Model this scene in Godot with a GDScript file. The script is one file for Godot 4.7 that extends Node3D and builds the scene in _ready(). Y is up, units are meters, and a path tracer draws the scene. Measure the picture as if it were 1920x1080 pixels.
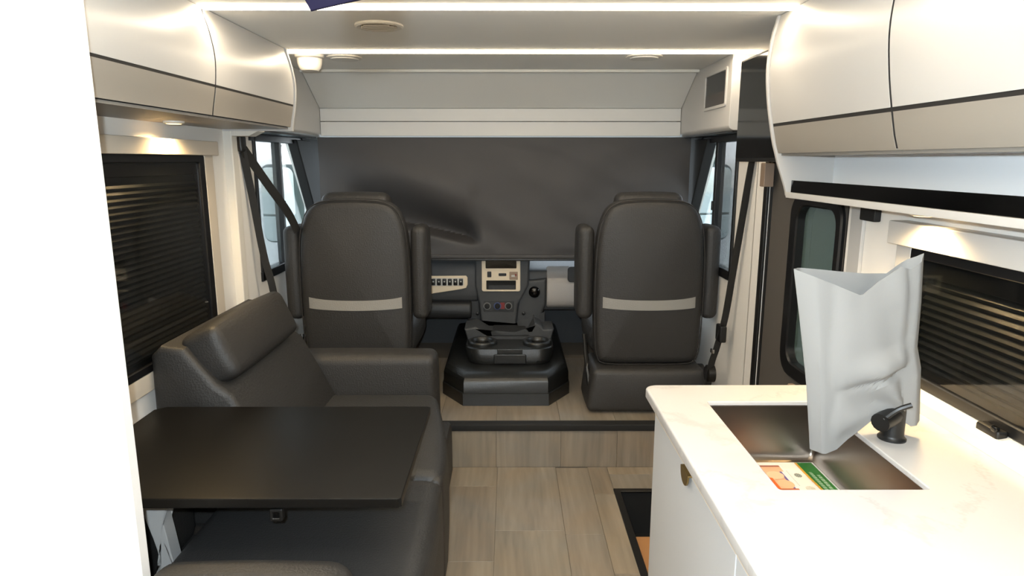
extends Node3D
# Cab end of a motorhome, seen from the galley. x to the passenger side, y up, -z towards the windscreen.

const CEIL := 2.02
const WL := -1.25     # driver-side wall
const WR := 1.12      # passenger-side wall
const CABF := 0.23    # raised cab floor
const ZSTEP := -3.14  # riser between the two floors

var M := {}
var used := {}

# ---------------------------------------------------------------- mesh builder
class MB:
	var t := PackedVector3Array()
	var xf := Transform3D()
	func tri(a: Vector3, b: Vector3, c: Vector3) -> void:
		t.append(xf * a); t.append(xf * b); t.append(xf * c)
	func quad(a: Vector3, b: Vector3, c: Vector3, d: Vector3) -> void:
		tri(a, b, c); tri(a, c, d)
	func fix(s: int) -> void:
		var o := Vector3.ZERO
		for i in range(s, t.size()): o += t[i]
		o /= maxf(1.0, t.size() - s)
		var vol := 0.0
		for i in range(s, t.size(), 3):
			vol += (t[i] - o).dot((t[i + 1] - o).cross(t[i + 2] - o))
		if vol > 0.0:
			for i in range(s, t.size(), 3):
				var b := t[i + 1]
				t[i + 1] = t[i + 2]
				t[i + 2] = b
	func cap(l: PackedVector3Array) -> void:
		var c := Vector3.ZERO
		for p in l: c += p
		c /= l.size()
		for i in l.size():
			tri(c, l[i], l[(i + 1) % l.size()])
	# loops of equal length, joined one after the other
	func loft(loops: Array, cap0 := true, cap1 := true, ring := false, turn := true) -> void:
		var s := t.size()
		var n: int = loops[0].size()
		var m := loops.size()
		for k in (m if ring else m - 1):
			var a: PackedVector3Array = loops[k]
			var b: PackedVector3Array = loops[(k + 1) % m]
			for i in n:
				var j := (i + 1) % n
				quad(a[i], a[j], b[j], b[i])
		if not ring:
			if cap0:
				var r: PackedVector3Array = loops[0].duplicate()
				r.reverse()
				cap(r)
			if cap1: cap(loops[m - 1])
		if turn: fix(s)
	func box(c: Vector3, s: Vector3) -> void:
		var h := s / 2
		var a := PackedVector3Array([c + Vector3(-h.x, -h.y, -h.z), c + Vector3(h.x, -h.y, -h.z), c + Vector3(h.x, -h.y, h.z), c + Vector3(-h.x, -h.y, h.z)])
		var b := PackedVector3Array()
		for p in a: b.append(p + Vector3(0, s.y, 0))
		var k := t.size()
		quad(a[0], a[1], a[2], a[3]); quad(b[3], b[2], b[1], b[0])
		for i in 4:
			var j := (i + 1) % 4
			quad(a[j], a[i], b[i], b[j])
		fix(k)
	func span(x0: float, x1: float, y0: float, y1: float, z0: float, z1: float) -> void:
		box(Vector3((x0 + x1) / 2, (y0 + y1) / 2, (z0 + z1) / 2), Vector3(absf(x1 - x0), absf(y1 - y0), absf(z1 - z0)))
	# box with rounded edges
	func rbox(c: Vector3, s: Vector3, r: float, n := 3) -> void:
		r = minf(r, minf(s.x, minf(s.y, s.z)) * 0.499)
		var loops := []
		for q in range(-n, n + 1):
			if q == 0: continue
			var f := (float(absi(q)) - 1.0) / (n - 1) if n > 1 else 1.0
			var phi := f * PI / 2
			var rr := maxf(r * cos(phi), r * 0.02)
			var y := (s.y / 2 - r + r * sin(phi)) * signf(q)
			var l := PackedVector3Array()
			for k in 4:
				var cx := (s.x / 2 - r) * (1.0 if k == 0 or k == 3 else -1.0)
				var cz := (s.z / 2 - r) * (1.0 if k < 2 else -1.0)
				for i in n + 1:
					var a := (k + float(i) / n) * PI / 2
					l.append(c + Vector3(cx + rr * cos(a), y, cz + rr * sin(a)))
			loops.append(l)
		loft(loops)
	func rspan(x0: float, x1: float, y0: float, y1: float, z0: float, z1: float, r: float, n := 3) -> void:
		rbox(Vector3((x0 + x1) / 2, (y0 + y1) / 2, (z0 + z1) / 2), Vector3(absf(x1 - x0), absf(y1 - y0), absf(z1 - z0)), r, n)
	# upholstered block: rounded edges and faces that swell by b
	func pillow(c: Vector3, s: Vector3, r: float, b: Vector3, warp = null, div := 8) -> void:
		var k0 := t.size()
		var h := s / 2
		var ax := []
		for a in 3:
			var p := PackedFloat32Array()
			for i in 4: p.append(-h[a] + r * (1.0 - cos(i / 4.0 * PI / 2)) * 1.0)
			for i in div + 1: p.append(-h[a] + r + (2 * h[a] - 2 * r) * i / div)
			for i in 4: p.append(h[a] - r * (1.0 - cos((3 - i) / 4.0 * PI / 2)))
			ax.append(p)
		for a in 3:
			var u := (a + 1) % 3
			var v := (a + 2) % 3
			for sg in [-1.0, 1.0]:
				var pu: PackedFloat32Array = ax[u]
				var pv: PackedFloat32Array = ax[v]
				var g := []
				for i in pu.size():
					var row := PackedVector3Array()
					for j in pv.size():
						var p := Vector3.ZERO
						p[a] = h[a] * sg; p[u] = pu[i]; p[v] = pv[j]
						var q := p.clamp(-(h - Vector3.ONE * r), h - Vector3.ONE * r)
						var d := (p - q)
						if d.length() > 1e-9: p = q + d.normalized() * r
						var e := Vector3.ZERO
						for w in 3:
							var o1 := (w + 1) % 3
							var o2 := (w + 2) % 3
							e[w] = b[w] * (p[w] / h[w]) * (1.0 - pow(p[o1] / h[o1], 2)) * (1.0 - pow(p[o2] / h[o2], 2))
						p += e
						if warp != null: p = warp.call(p)
						row.append(c + p)
					g.append(row)
				for i in pu.size() - 1:
					for j in pv.size() - 1:
						if sg > 0: quad(g[i][j], g[i + 1][j], g[i + 1][j + 1], g[i][j + 1])
						else: quad(g[i][j], g[i][j + 1], g[i + 1][j + 1], g[i + 1][j])
		fix(k0)
	# outline in a plane (o + x*ex + y*ey), given thickness along en, edges rounded by r, faces swelling by b
	func slab(pts: PackedVector2Array, o: Vector3, ex: Vector3, ey: Vector3, en: Vector3, th: float, r: float, b0 := 0.0, b1 := 0.0, n := 3) -> void:
		var cnt := pts.size()
		var area := 0.0
		var cen := Vector2.ZERO
		for i in cnt:
			area += pts[i].cross(pts[(i + 1) % cnt])
			cen += pts[i]
		cen /= cnt
		var sg := 1.0 if area > 0 else -1.0
		var nr := PackedVector2Array()
		for i in cnt:
			var e0 := (pts[i] - pts[(i + cnt - 1) % cnt]).normalized()
			var e1 := (pts[(i + 1) % cnt] - pts[i]).normalized()
			var m := Vector2(e0.y + e1.y, -e0.x - e1.x) * sg
			m = m.normalized()
			var cs := maxf(0.45, m.dot(Vector2(e1.y, -e1.x) * sg))
			nr.append(m / cs)
		var loops := []
		var make := func(inset: float, sc: float, z: float):
			var l := PackedVector3Array()
			for i in cnt:
				var p := pts[i] - nr[i] * inset
				p = cen + (p - cen) * sc
				l.append(o + ex * p.x + ey * p.y + en * z)
			return l
		if b0 != 0.0:
			for f in [0.08, 0.3, 0.55, 0.8]: loops.append(make.call(r, f, -b0 * (1.0 - f * f)))
		for i in n + 1:
			var a := float(i) / n * PI / 2
			loops.append(make.call(r * (1.0 - sin(a)), 1.0, r * (1.0 - cos(a))))
		for i in n + 1:
			var a := float(n - i) / n * PI / 2
			loops.append(make.call(r * (1.0 - sin(a)), 1.0, th - r * (1.0 - cos(a))))
		if b1 != 0.0:
			for f in [0.8, 0.55, 0.3, 0.08]: loops.append(make.call(r, f, th + b1 * (1.0 - f * f)))
		loft(loops)
	func tube(path: PackedVector3Array, rad: float, n := 8, flat := Vector3.ZERO, wide := 0.0) -> void:
		var loops := []
		for i in path.size():
			var d := (path[mini(i + 1, path.size() - 1)] - path[maxi(i - 1, 0)]).normalized()
			var up := Vector3.UP if absf(d.y) < 0.9 else Vector3.RIGHT
			var s := d.cross(up).normalized()
			var w := s.cross(d).normalized()
			var l := PackedVector3Array()
			if wide > 0.0:
				s = d.cross(flat).normalized()
				w = s.cross(d).normalized()
				for k in [[-1, -1], [1, -1], [1, 1], [-1, 1]]: l.append(path[i] + s * wide / 2 * k[0] + w * rad * k[1])
			else:
				for k in n: l.append(path[i] + (s * cos(TAU * k / n) + w * sin(TAU * k / n)) * rad)
			loops.append(l)
		loft(loops)
	# profile of (radius, height) turned about axis from o
	func lathe(prof: Array, o: Vector3, axis := Vector3.UP, n := 28, c0 := true, c1 := true) -> void:
		var s := axis.cross(Vector3(0.31, 0.2, 0.93)).normalized()
		var w := s.cross(axis).normalized()
		var loops := []
		for p in prof:
			var l := PackedVector3Array()
			for k in n: l.append(o + axis * p[1] + (s * cos(TAU * k / n) + w * sin(TAU * k / n)) * maxf(p[0], 0.0001))
			loops.append(l)
		loft(loops, c0, c1)
	# polygon pushed out along en, hard edges
	func prism(pts: PackedVector2Array, o: Vector3, ex: Vector3, ey: Vector3, en: Vector3, th: float) -> void:
		var k := t.size()
		var ix := Geometry2D.triangulate_polygon(pts)
		var f := func(p: Vector2, z: float): return o + ex * p.x + ey * p.y + en * z
		for z in [0.0, th]:
			for i in range(0, ix.size(), 3):
				var a: Vector3 = f.call(pts[ix[i]], z)
				var b: Vector3 = f.call(pts[ix[i + 1]], z)
				var c: Vector3 = f.call(pts[ix[i + 2]], z)
				if z == 0.0: tri(a, c, b)
				else: tri(a, b, c)
		var cw := Geometry2D.is_polygon_clockwise(pts)
		for i in pts.size():
			var j := (i + 1) % pts.size()
			var a: Vector3 = f.call(pts[i], 0.0)
			var b: Vector3 = f.call(pts[j], 0.0)
			var c: Vector3 = f.call(pts[j], th)
			var d: Vector3 = f.call(pts[i], th)
			quad(a, b, c, d)
		# caps and sides are each turned outward on their own
		var flip_sides: bool = cw
		var caps := ix.size() * 2
		var ctr := Vector3.ZERO
		for i in range(k, t.size()): ctr += t[i]
		ctr /= t.size() - k
		if ix.size() > 0:
			var en_w := xf.basis * en
			for i in range(k, k + caps, 3):
				var nn := (t[i + 2] - t[i]).cross(t[i + 1] - t[i])
				var want := -en_w if i < k + ix.size() else en_w
				if nn.dot(want) < 0:
					var b := t[i + 1]
					t[i + 1] = t[i + 2]
					t[i + 2] = b
			var q := k + caps
			for i in pts.size():
				var j := (i + 1) % pts.size()
				var e := pts[j] - pts[i]
				var out := Vector2(e.y, -e.x) * (-1.0 if flip_sides else 1.0)
				var ow := xf.basis * (ex * out.x + ey * out.y)
				for z in 2:
					var m := q + i * 6 + z * 3
					var nn := (t[m + 2] - t[m]).cross(t[m + 1] - t[m])
					if nn.dot(ow) < 0:
						var b := t[m + 1]
						t[m + 1] = t[m + 2]
						t[m + 2] = b
	# sheet of given thickness from a function of (u, v) in 0..1
	func sheet(nu: int, nv: int, f: Callable, off: Vector3) -> void:
		var k := t.size()
		var g := []
		for i in nu + 1:
			var row := PackedVector3Array()
			for j in nv + 1: row.append(f.call(float(i) / nu, float(j) / nv))
			g.append(row)
		for i in nu:
			for j in nv:
				quad(g[i][j], g[i + 1][j], g[i + 1][j + 1], g[i][j + 1])
				quad(g[i][j] + off, g[i][j + 1] + off, g[i + 1][j + 1] + off, g[i + 1][j] + off)
		for i in nu:
			quad(g[i + 1][0], g[i][0], g[i][0] + off, g[i + 1][0] + off)
			quad(g[i][nv], g[i + 1][nv], g[i + 1][nv] + off, g[i][nv] + off)
		for j in nv:
			quad(g[0][j], g[0][j + 1], g[0][j + 1] + off, g[0][j] + off)
			quad(g[nu][j + 1], g[nu][j], g[nu][j] + off, g[nu][j + 1] + off)
		fix(k)
	func done(ang := 38.0) -> ArrayMesh:
		var nf := t.size() / 3
		var fn := PackedVector3Array()
		fn.resize(nf)
		var at := {}
		var keys := []
		keys.resize(t.size())
		for f in nf:
			var a := t[f * 3]
			var n := (t[f * 3 + 2] - a).cross(t[f * 3 + 1] - a)
			fn[f] = n
			for k in 3:
				var p := t[f * 3 + k]
				var key := Vector3i(roundi(p.x * 20000), roundi(p.y * 20000), roundi(p.z * 20000))
				keys[f * 3 + k] = key
				if at.has(key): at[key].append(f)
				else: at[key] = [f]
		var lim := cos(deg_to_rad(ang))
		var un := PackedVector3Array()
		un.resize(nf)
		for f in nf: un[f] = fn[f].normalized()
		var nn := PackedVector3Array()
		nn.resize(t.size())
		for i in t.size():
			var f := i / 3
			var s := Vector3.ZERO
			for g in at[keys[i]]:
				if un[f].dot(un[g]) > lim: s += fn[g]
			nn[i] = s.normalized() if s.length() > 1e-12 else (un[f] if un[f].length() > 0.5 else Vector3.UP)
		var arr := []
		arr.resize(Mesh.ARRAY_MAX)
		arr[Mesh.ARRAY_VERTEX] = t
		arr[Mesh.ARRAY_NORMAL] = nn
		var m := ArrayMesh.new()
		m.add_surface_from_arrays(Mesh.PRIMITIVE_TRIANGLES, arr)
		return m

# ---------------------------------------------------------------- scene helpers
func numbered(n: String) -> String:
	if not used.has(n):
		used[n] = 0
		return n
	used[n] += 1
	return "%s_%03d" % [n, used[n]]

func obj(called: String, what, mat: Material, parent: Node = null) -> MeshInstance3D:
	var o := MeshInstance3D.new()
	o.mesh = what.done() if what is MB else what
	o.material_override = mat
	if parent == null:
		o.name = numbered(called)
		add_child(o)
	else:
		o.name = called
		parent.add_child(o, true)
	return o

func tag(o: Node, label: String, category: String, group := "") -> Node:
	o.set_meta("label", label)
	o.set_meta("category", category)
	if group != "": o.set_meta("group", group)
	return o

func struct(called: String, what, mat: Material, label := "") -> MeshInstance3D:
	var o := obj(called, what, mat)
	o.set_meta("kind", "structure")
	if label != "": o.set_meta("label", label)
	return o

func thing(called: String, at: Vector3, label: String, category: String, group := "") -> Node3D:
	var o := Node3D.new()
	o.name = numbered(called)
	add_child(o)
	o.position = at
	tag(o, label, category, group)
	return o

func mb(o := Vector3.ZERO) -> MB:
	var b := MB.new()
	b.xf = Transform3D(Basis(), -o)
	return b

# rounded rectangle, counter-clockwise
func rr(x0: float, x1: float, y0: float, y1: float, r, n := 4) -> PackedVector2Array:
	var rs: Array = r if r is Array else [r, r, r, r]   # corners: x1y1, x0y1, x0y0, x1y0
	var l := PackedVector2Array()
	for k in 4:
		var q: float = maxf(rs[k], 0.0002)
		var cx := x1 - q if k == 0 or k == 3 else x0 + q
		var cy := y1 - q if k < 2 else y0 + q
		for i in n + 1:
			var a := (k + float(i) / n) * PI / 2
			l.append(Vector2(cx + q * cos(a), cy + q * sin(a)))
	return l

func up(l: PackedVector2Array, plane: String, d: float) -> PackedVector3Array:
	var o := PackedVector3Array()
	for p in l:
		match plane:
			"xy": o.append(Vector3(p.x, p.y, d))
			"xz": o.append(Vector3(p.x, d, p.y))
			"zy": o.append(Vector3(d, p.y, p.x))
	return o

# frame with a hole: outer and inner rounded rectangles, from depth d0 to d1, edges eased by e
func frame(b: MB, outer: Array, inner: Array, plane: String, d0: float, d1: float, e := 0.002, n := 5) -> void:
	var g := func(a: Array, s: float): return rr(a[0] - s, a[1] + s, a[2] - s, a[3] + s, maxf(0.0003, a[4] + s), n)
	var sd := signf(d1 - d0)
	b.loft([up(g.call(outer, 0.0), plane, d0), up(g.call(outer, 0.0), plane, d1 - e * sd), up(g.call(outer, -e), plane, d1), up(g.call(inner, e), plane, d1), up(g.call(inner, 0.0), plane, d1 - e * sd), up(g.call(inner, 0.0), plane, d0)], false, false, true)

func pts(a: Array) -> PackedVector2Array:
	var l := PackedVector2Array()
	for i in range(0, a.size(), 2): l.append(Vector2(a[i], a[i + 1]))
	return l

func curve(a: Array, n := 6) -> PackedVector3Array:
	var l := PackedVector3Array()
	for i in a.size() - 1:
		var p0: Vector3 = a[maxi(i - 1, 0)]
		var p3: Vector3 = a[mini(i + 2, a.size() - 1)]
		for k in n: l.append((a[i] as Vector3).cubic_interpolate(a[i + 1], p0, p3, float(k) / n))
	l.append(a[a.size() - 1])
	return l

# smooth closed outline through points
func smooth2(a: Array, n := 4) -> PackedVector2Array:
	var q := pts(a)
	var l := PackedVector2Array()
	var c := q.size()
	for i in c:
		for k in n: l.append(q[i].cubic_interpolate(q[(i + 1) % c], q[(i + c - 1) % c], q[(i + 2) % c], float(k) / n))
	return l

# ---------------------------------------------------------------- materials
func noise_img(seed_: int, freq: float, size := 256, type := FastNoiseLite.TYPE_SIMPLEX_SMOOTH, oct := 4) -> Image:
	var f := FastNoiseLite.new()
	f.seed = seed_
	f.noise_type = type
	f.frequency = freq
	f.fractal_octaves = oct
	return f.get_seamless_image(size, size)

func tex(i: Image) -> ImageTexture:
	i.generate_mipmaps()
	return ImageTexture.create_from_image(i)

func mat(c: Color, rough := 0.5, metal := 0.0) -> StandardMaterial3D:
	var m := StandardMaterial3D.new()
	m.albedo_color = c
	m.roughness = rough
	m.metallic = metal
	return m

func tri_map(m: StandardMaterial3D, s: float) -> void:
	m.uv1_triplanar = true
	m.uv1_world_triplanar = true
	m.uv1_scale = Vector3.ONE * s

func bumpy(m: StandardMaterial3D, i: Image, s: float, amount: float) -> StandardMaterial3D:
	var c: Image = i.duplicate()
	c.convert(Image.FORMAT_RGBA8)
	c.bump_map_to_normal_map(6.0)
	m.normal_enabled = true
	m.normal_texture = tex(c)
	m.normal_scale = amount
	tri_map(m, s)
	return m

func make_materials() -> void:
	var grain := noise_img(7, 0.06, 256, FastNoiseLite.TYPE_CELLULAR, 2)
	var fine := noise_img(11, 0.09, 256)
	M.wall = bumpy(mat(Color(0.92, 0.90, 0.87), 0.55), fine, 6.0, 0.06)
	M.ceiling = mat(Color(0.94, 0.93, 0.905), 0.75)
	M.white = mat(Color(0.735, 0.725, 0.71), 0.38)
	M.white.clearcoat_enabled = true
	M.white.clearcoat = 0.25
	M.white.clearcoat_roughness = 0.25
	M.panel = mat(Color(0.86, 0.85, 0.825), 0.5)
	M.fascia = mat(Color(0.79, 0.785, 0.77), 0.5)
	M.partition = mat(Color(0.92, 0.915, 0.91), 0.4)
	M.niche = mat(Color(0.93, 0.94, 0.95), 0.4)
	M.grey = bumpy(mat(Color(0.56, 0.535, 0.50), 0.42), fine, 30.0, 0.08)
	M.base_grey = mat(Color(0.76, 0.765, 0.77), 0.4)
	M.seam = mat(Color(0.10, 0.09, 0.085), 0.7)
	M.joint = mat(Color(0.46, 0.42, 0.37), 0.7)
	M.trimwhite = mat(Color(0.86, 0.84, 0.80), 0.45)
	M.valance = mat(Color(0.77, 0.73, 0.67), 0.5)
	M.leather = bumpy(mat(Color(0.170, 0.164, 0.158), 0.55), grain, 9.0, 0.35)
	M.leather_seat = bumpy(mat(Color(0.175, 0.176, 0.178), 0.55), grain, 9.0, 0.35)
	M.stripe = bumpy(mat(Color(0.55, 0.54, 0.52), 0.55), grain, 9.0, 0.25)
	M.stitch = mat(Color(0.14, 0.13, 0.125), 0.6)
	M.shade = bumpy(mat(Color(0.237, 0.228, 0.225), 0.62), fine, 12.0, 0.15)
	M.black = mat(Color(0.055, 0.052, 0.05), 0.42)
	M.blackmatte = mat(Color(0.06, 0.058, 0.056), 0.75)
	M.rubber = bumpy(mat(Color(0.045, 0.045, 0.045), 0.8), fine, 20.0, 0.3)
	M.gloss = mat(Color(0.025, 0.025, 0.025), 0.08)
	M.slat = mat(Color(0.10, 0.108, 0.105), 0.42)
	M.winpane = mat(Color(0.04, 0.05, 0.05, 0.25), 0.04)
	M.winpane.transparency = BaseMaterial3D.TRANSPARENCY_ALPHA
	M.blindback = mat(Color(0.035, 0.036, 0.04), 0.5)
	M.winframe = mat(Color(0.05, 0.05, 0.055), 0.35)
	M.belt = bumpy(mat(Color(0.085, 0.082, 0.08), 0.7), fine, 40.0, 0.2)
	M.table = mat(Color(0.06, 0.057, 0.053), 0.33)
	M.table.metallic_specular = 0.3
	M.table_edge = mat(Color(0.05, 0.047, 0.044), 0.5)
	M.dash = bumpy(mat(Color(0.23, 0.235, 0.24), 0.55), grain, 14.0, 0.25)
	M.dash_dark = bumpy(mat(Color(0.15, 0.152, 0.155), 0.5), grain, 14.0, 0.25)
	M.glove = bumpy(mat(Color(0.62, 0.60, 0.58), 0.55), grain, 14.0, 0.2)
	M.champagne = mat(Color(0.86, 0.80, 0.70), 0.35, 0.05)
	M.engine = bumpy(mat(Color(0.105, 0.11, 0.11), 0.36), grain, 12.0, 0.2)
	M.brass = mat(Color(0.62, 0.53, 0.34), 0.36, 0.9)
	M.chrome = mat(Color(0.8, 0.8, 0.8), 0.15, 1.0)
	M.steel = mat(Color(0.54, 0.51, 0.48), 0.32, 1.0)
	M.door = bumpy(mat(Color(0.34, 0.32, 0.295), 0.5), fine, 14.0, 0.12)
	M.wood = mat(Color(0.62, 0.44, 0.27), 0.55)
	M.brownglass = mat(Color(0.20, 0.16, 0.13), 0.2)
	M.navy = mat(Color(0.055, 0.045, 0.085), 0.9)
	M.navy.metallic_specular = 0.1
	M.faucet = mat(Color(0.07, 0.07, 0.07), 0.45)
	M.tan = mat(Color(0.55, 0.47, 0.40), 0.6)
	M.redprint = mat(Color(0.45, 0.14, 0.13), 0.6)
	M.blueprint = mat(Color(0.22, 0.28, 0.45), 0.6)
	M.dialprint = mat(Color(0.42, 0.42, 0.41), 0.6)
	M.greyprint = mat(Color(0.72, 0.72, 0.70), 0.6)
	M.bag = bumpy(mat(Color(0.57, 0.57, 0.565), 0.85), fine, 20.0, 0.12)
	M.bag.backlight = Color(0.45, 0.45, 0.44)
	M.bag.backlight_enabled = true
	M.puck = mat(Color(1, 0.95, 0.85), 0.4)
	M.puck.emission_enabled = true
	M.puck.emission = Color(1.0, 0.86, 0.62)
	M.puck.emission_energy_multiplier = 3.0
	M.flash = mat(Color(0.95, 0.97, 1), 0.3)
	M.flash.emission_enabled = true
	M.flash.emission = Color(0.95, 0.98, 1.0)
	M.flash.emission_energy_multiplier = 2.0
	M.led = mat(Color(1, 0.97, 0.9), 0.5)
	M.led.emission_enabled = true
	M.led.emission = Color(1.0, 0.93, 0.82)
	M.led.emission_energy_multiplier = 13.0
	M.ground = bumpy(mat(Color(0.66, 0.66, 0.65), 0.9), fine, 1.0, 0.2)
	M.mirror = mat(Color(0.80, 0.84, 0.84), 0.05, 1.0)
	M.glass = mat(Color(0.55, 0.75, 0.72, 0.14), 0.03)
	M.glass.transparency = BaseMaterial3D.TRANSPARENCY_ALPHA
	M.screen = mat(Color(0.30, 0.32, 0.33, 0.55), 0.6)
	M.screen.transparency = BaseMaterial3D.TRANSPARENCY_ALPHA
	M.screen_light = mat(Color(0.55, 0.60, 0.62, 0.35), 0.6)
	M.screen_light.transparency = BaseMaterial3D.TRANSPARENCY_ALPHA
	M.doorglass = mat(Color(0.30, 0.37, 0.34, 0.86), 0.06)
	M.doorglass.transparency = BaseMaterial3D.TRANSPARENCY_ALPHA
	M.dome = mat(Color(0.9, 0.93, 0.95, 0.3), 0.2)
	M.dome.transparency = BaseMaterial3D.TRANSPARENCY_ALPHA
	# wood-look vinyl: streaks that run with the plank
	var f1 := FastNoiseLite.new()
	f1.seed = 5
	f1.frequency = 0.02
	f1.fractal_octaves = 4
	var W := 256
	var Hh := 256
	var im := Image.create(W, Hh, false, Image.FORMAT_RGB8)
	for y in Hh:
		for x in W:
			var a := TAU * x / W
			var b := TAU * y / Hh
			var n := f1.get_noise_3d(cos(a) * 70 + 40 * cos(b) * 0.2, sin(a) * 70, sin(b) * 9 + 200)
			var n2 := f1.get_noise_3d(cos(a) * 260, sin(a) * 260 + 30 * sin(b) * 0.3, cos(b) * 25)
			var n3 := f1.get_noise_3d(cos(a) * 30 + 90, sin(b) * 25, cos(b) * 25 + sin(a) * 20)
			var v := 0.88 + 0.12 * n + 0.08 * n2
			im.set_pixel(x, y, Color(v * (1.0 + 0.04 * n3), v, v * (1.0 - 0.05 * n3)))
	var wt := tex(im)
	M.planks = []
	for k in 5:
		var m := mat([Color(0.585, 0.54, 0.475), Color(0.57, 0.525, 0.465), Color(0.60, 0.55, 0.48), Color(0.58, 0.54, 0.485), Color(0.565, 0.515, 0.45)][k], 0.42)
		m.albedo_texture = wt
		tri_map(m, 1.1)
		m.uv1_offset = Vector3(0.17 * k, 0.31 * k, 0.23 * k)
		M.planks.append(m)
	# quartz with faint grey veins
	var f2 := FastNoiseLite.new()
	f2.seed = 21
	f2.frequency = 0.006
	f2.fractal_octaves = 3
	f2.domain_warp_enabled = true
	f2.domain_warp_amplitude = 60.0
	f2.domain_warp_frequency = 0.008
	var q := f2.get_seamless_image(512, 512)
	q.convert(Image.FORMAT_RGB8)
	for y in 512:
		for x in 512:
			var v := absf(q.get_pixel(x, y).r - 0.5)
			var k := clampf(1.0 - v / 0.03, 0.0, 1.0) * 0.05
			q.set_pixel(x, y, Color(1.0 - k, 1.0 - k * 1.05, 1.0 - k * 1.15))
	M.quartz = mat(Color(0.75, 0.74, 0.73), 0.18)
	M.quartz.albedo_texture = tex(q)
	tri_map(M.quartz, 0.5)

# ---------------------------------------------------------------- main
func _ready() -> void:
	# camera
	var cam := Camera3D.new()
	cam.name = "camera"
	cam.position = Vector3(0, 1.55, 0)
	cam.rotation_degrees = Vector3(-11.0, -0.23, 0.0)
	cam.fov = 2.0 * rad_to_deg(atan(540.0 / 1230.0))
	cam.near = 0.02
	cam.far = 200
	add_child(cam)
	cam.current = true
	# overcast sky
	var env := Environment.new()
	env.background_mode = Environment.BG_SKY
	var sky := Sky.new()
	var sm := ProceduralSkyMaterial.new()
	sm.sky_top_color = Color(0.86, 0.92, 0.97)
	sm.sky_horizon_color = Color(0.93, 0.96, 0.98)
	sm.ground_horizon_color = Color(0.80, 0.82, 0.82)
	sm.ground_bottom_color = Color(0.62, 0.63, 0.63)
	sm.sun_angle_max = 0.0
	sm.energy_multiplier = 5.5
	sky.sky_material = sm
	env.sky = sky
	env.ambient_light_source = Environment.AMBIENT_SOURCE_SKY
	env.tonemap_mode = Environment.TONE_MAPPER_LINEAR
	env.tonemap_exposure = 1.0
	env.sdfgi_enabled = true
	env.ssao_enabled = true
	env.ssil_enabled = true
	var we := WorldEnvironment.new()
	we.name = "environment"
	we.environment = env
	add_child(we)
	make_materials()
	build_lights()
	build_shell()
	build_cab_windows()
	build_windows_main()
	build_overheads()
	build_driver_cabinets()
	build_galley_cabinets()
	build_galley()
	build_sofa_table()
	build_seats()
	build_dash()
	build_shade()
	build_ceiling_bits()
	build_small()

func area(at: Vector3, w: float, d: float, e: float, c: Color) -> void:
	var l := AreaLight3D.new()
	l.name = numbered("strip_light_source")
	l.area_size = Vector2(w, d)
	l.area_normalize_energy = true
	l.light_energy = e
	l.light_color = c
	l.shadow_enabled = true
	l.area_range = 12.0
	l.position = at
	l.rotation_degrees = Vector3(-90, 0, 0)
	add_child(l)

const STRIPS := [[-3.005, -1.0, 1.10], [-2.16, -0.955, 0.89], [-1.315, -0.84, 0.87], [-0.47, -0.84, 0.87], [0.375, -0.84, 0.87], [1.2, -0.84, 0.87]]

func build_lights() -> void:
	var names := ["ahead of the overhead cabinets, nearest the cab", "crossing the ceiling behind the round vent", "over the dining table", "over the galley counter", "over the middle of the aisle", "at the far back of the aisle"]
	for i in STRIPS.size():
		var s: Array = STRIPS[i]
		var x0: float = s[1] + 0.004
		var x1: float = s[2] - 0.004
		var b := mb()
		b.rspan(x0, x1, CEIL - 0.011, CEIL - 0.0005, s[0] - 0.017, s[0] + 0.017, 0.005)
		var o := obj("ceiling_light_strip", b, M.led)
		tag(o, "glowing warm white light strip " + names[i], "light strip", "light strips across the ceiling")
		area(Vector3((x0 + x1) / 2, CEIL - 0.014, s[0]), x1 - x0, 0.03, 0.62, Color(1.0, 0.93, 0.82))

	# the camera's own flash, just over the lens
	var g := thing("camera_flash", Vector3(-0.03, 1.60, 0.03), "small flash head just above the camera lens", "flash")
	var fb := MB.new()
	fb.rbox(Vector3(0, 0, 0.011), Vector3(0.034, 0.02, 0.018), 0.003)
	obj("head", fb, M.black, g)
	fb = MB.new()
	fb.rbox(Vector3(0, 0, 0.001), Vector3(0.026, 0.013, 0.003), 0.001, 2)
	obj("flash_lamp", fb, M.flash, g)
	var fl := SpotLight3D.new()
	fl.name = "flash_light_source"
	fl.position = Vector3(0, 0, -0.012)
	fl.rotation_degrees = Vector3(-6, 0, 0)
	fl.spot_angle = 72
	fl.spot_angle_attenuation = 0.3
	fl.spot_range = 12
	fl.light_size = 0.012
	fl.light_energy = 3.7
	fl.light_color = Color(0.89, 0.955, 1.0)
	fl.shadow_enabled = true
	g.add_child(fl)

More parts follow.
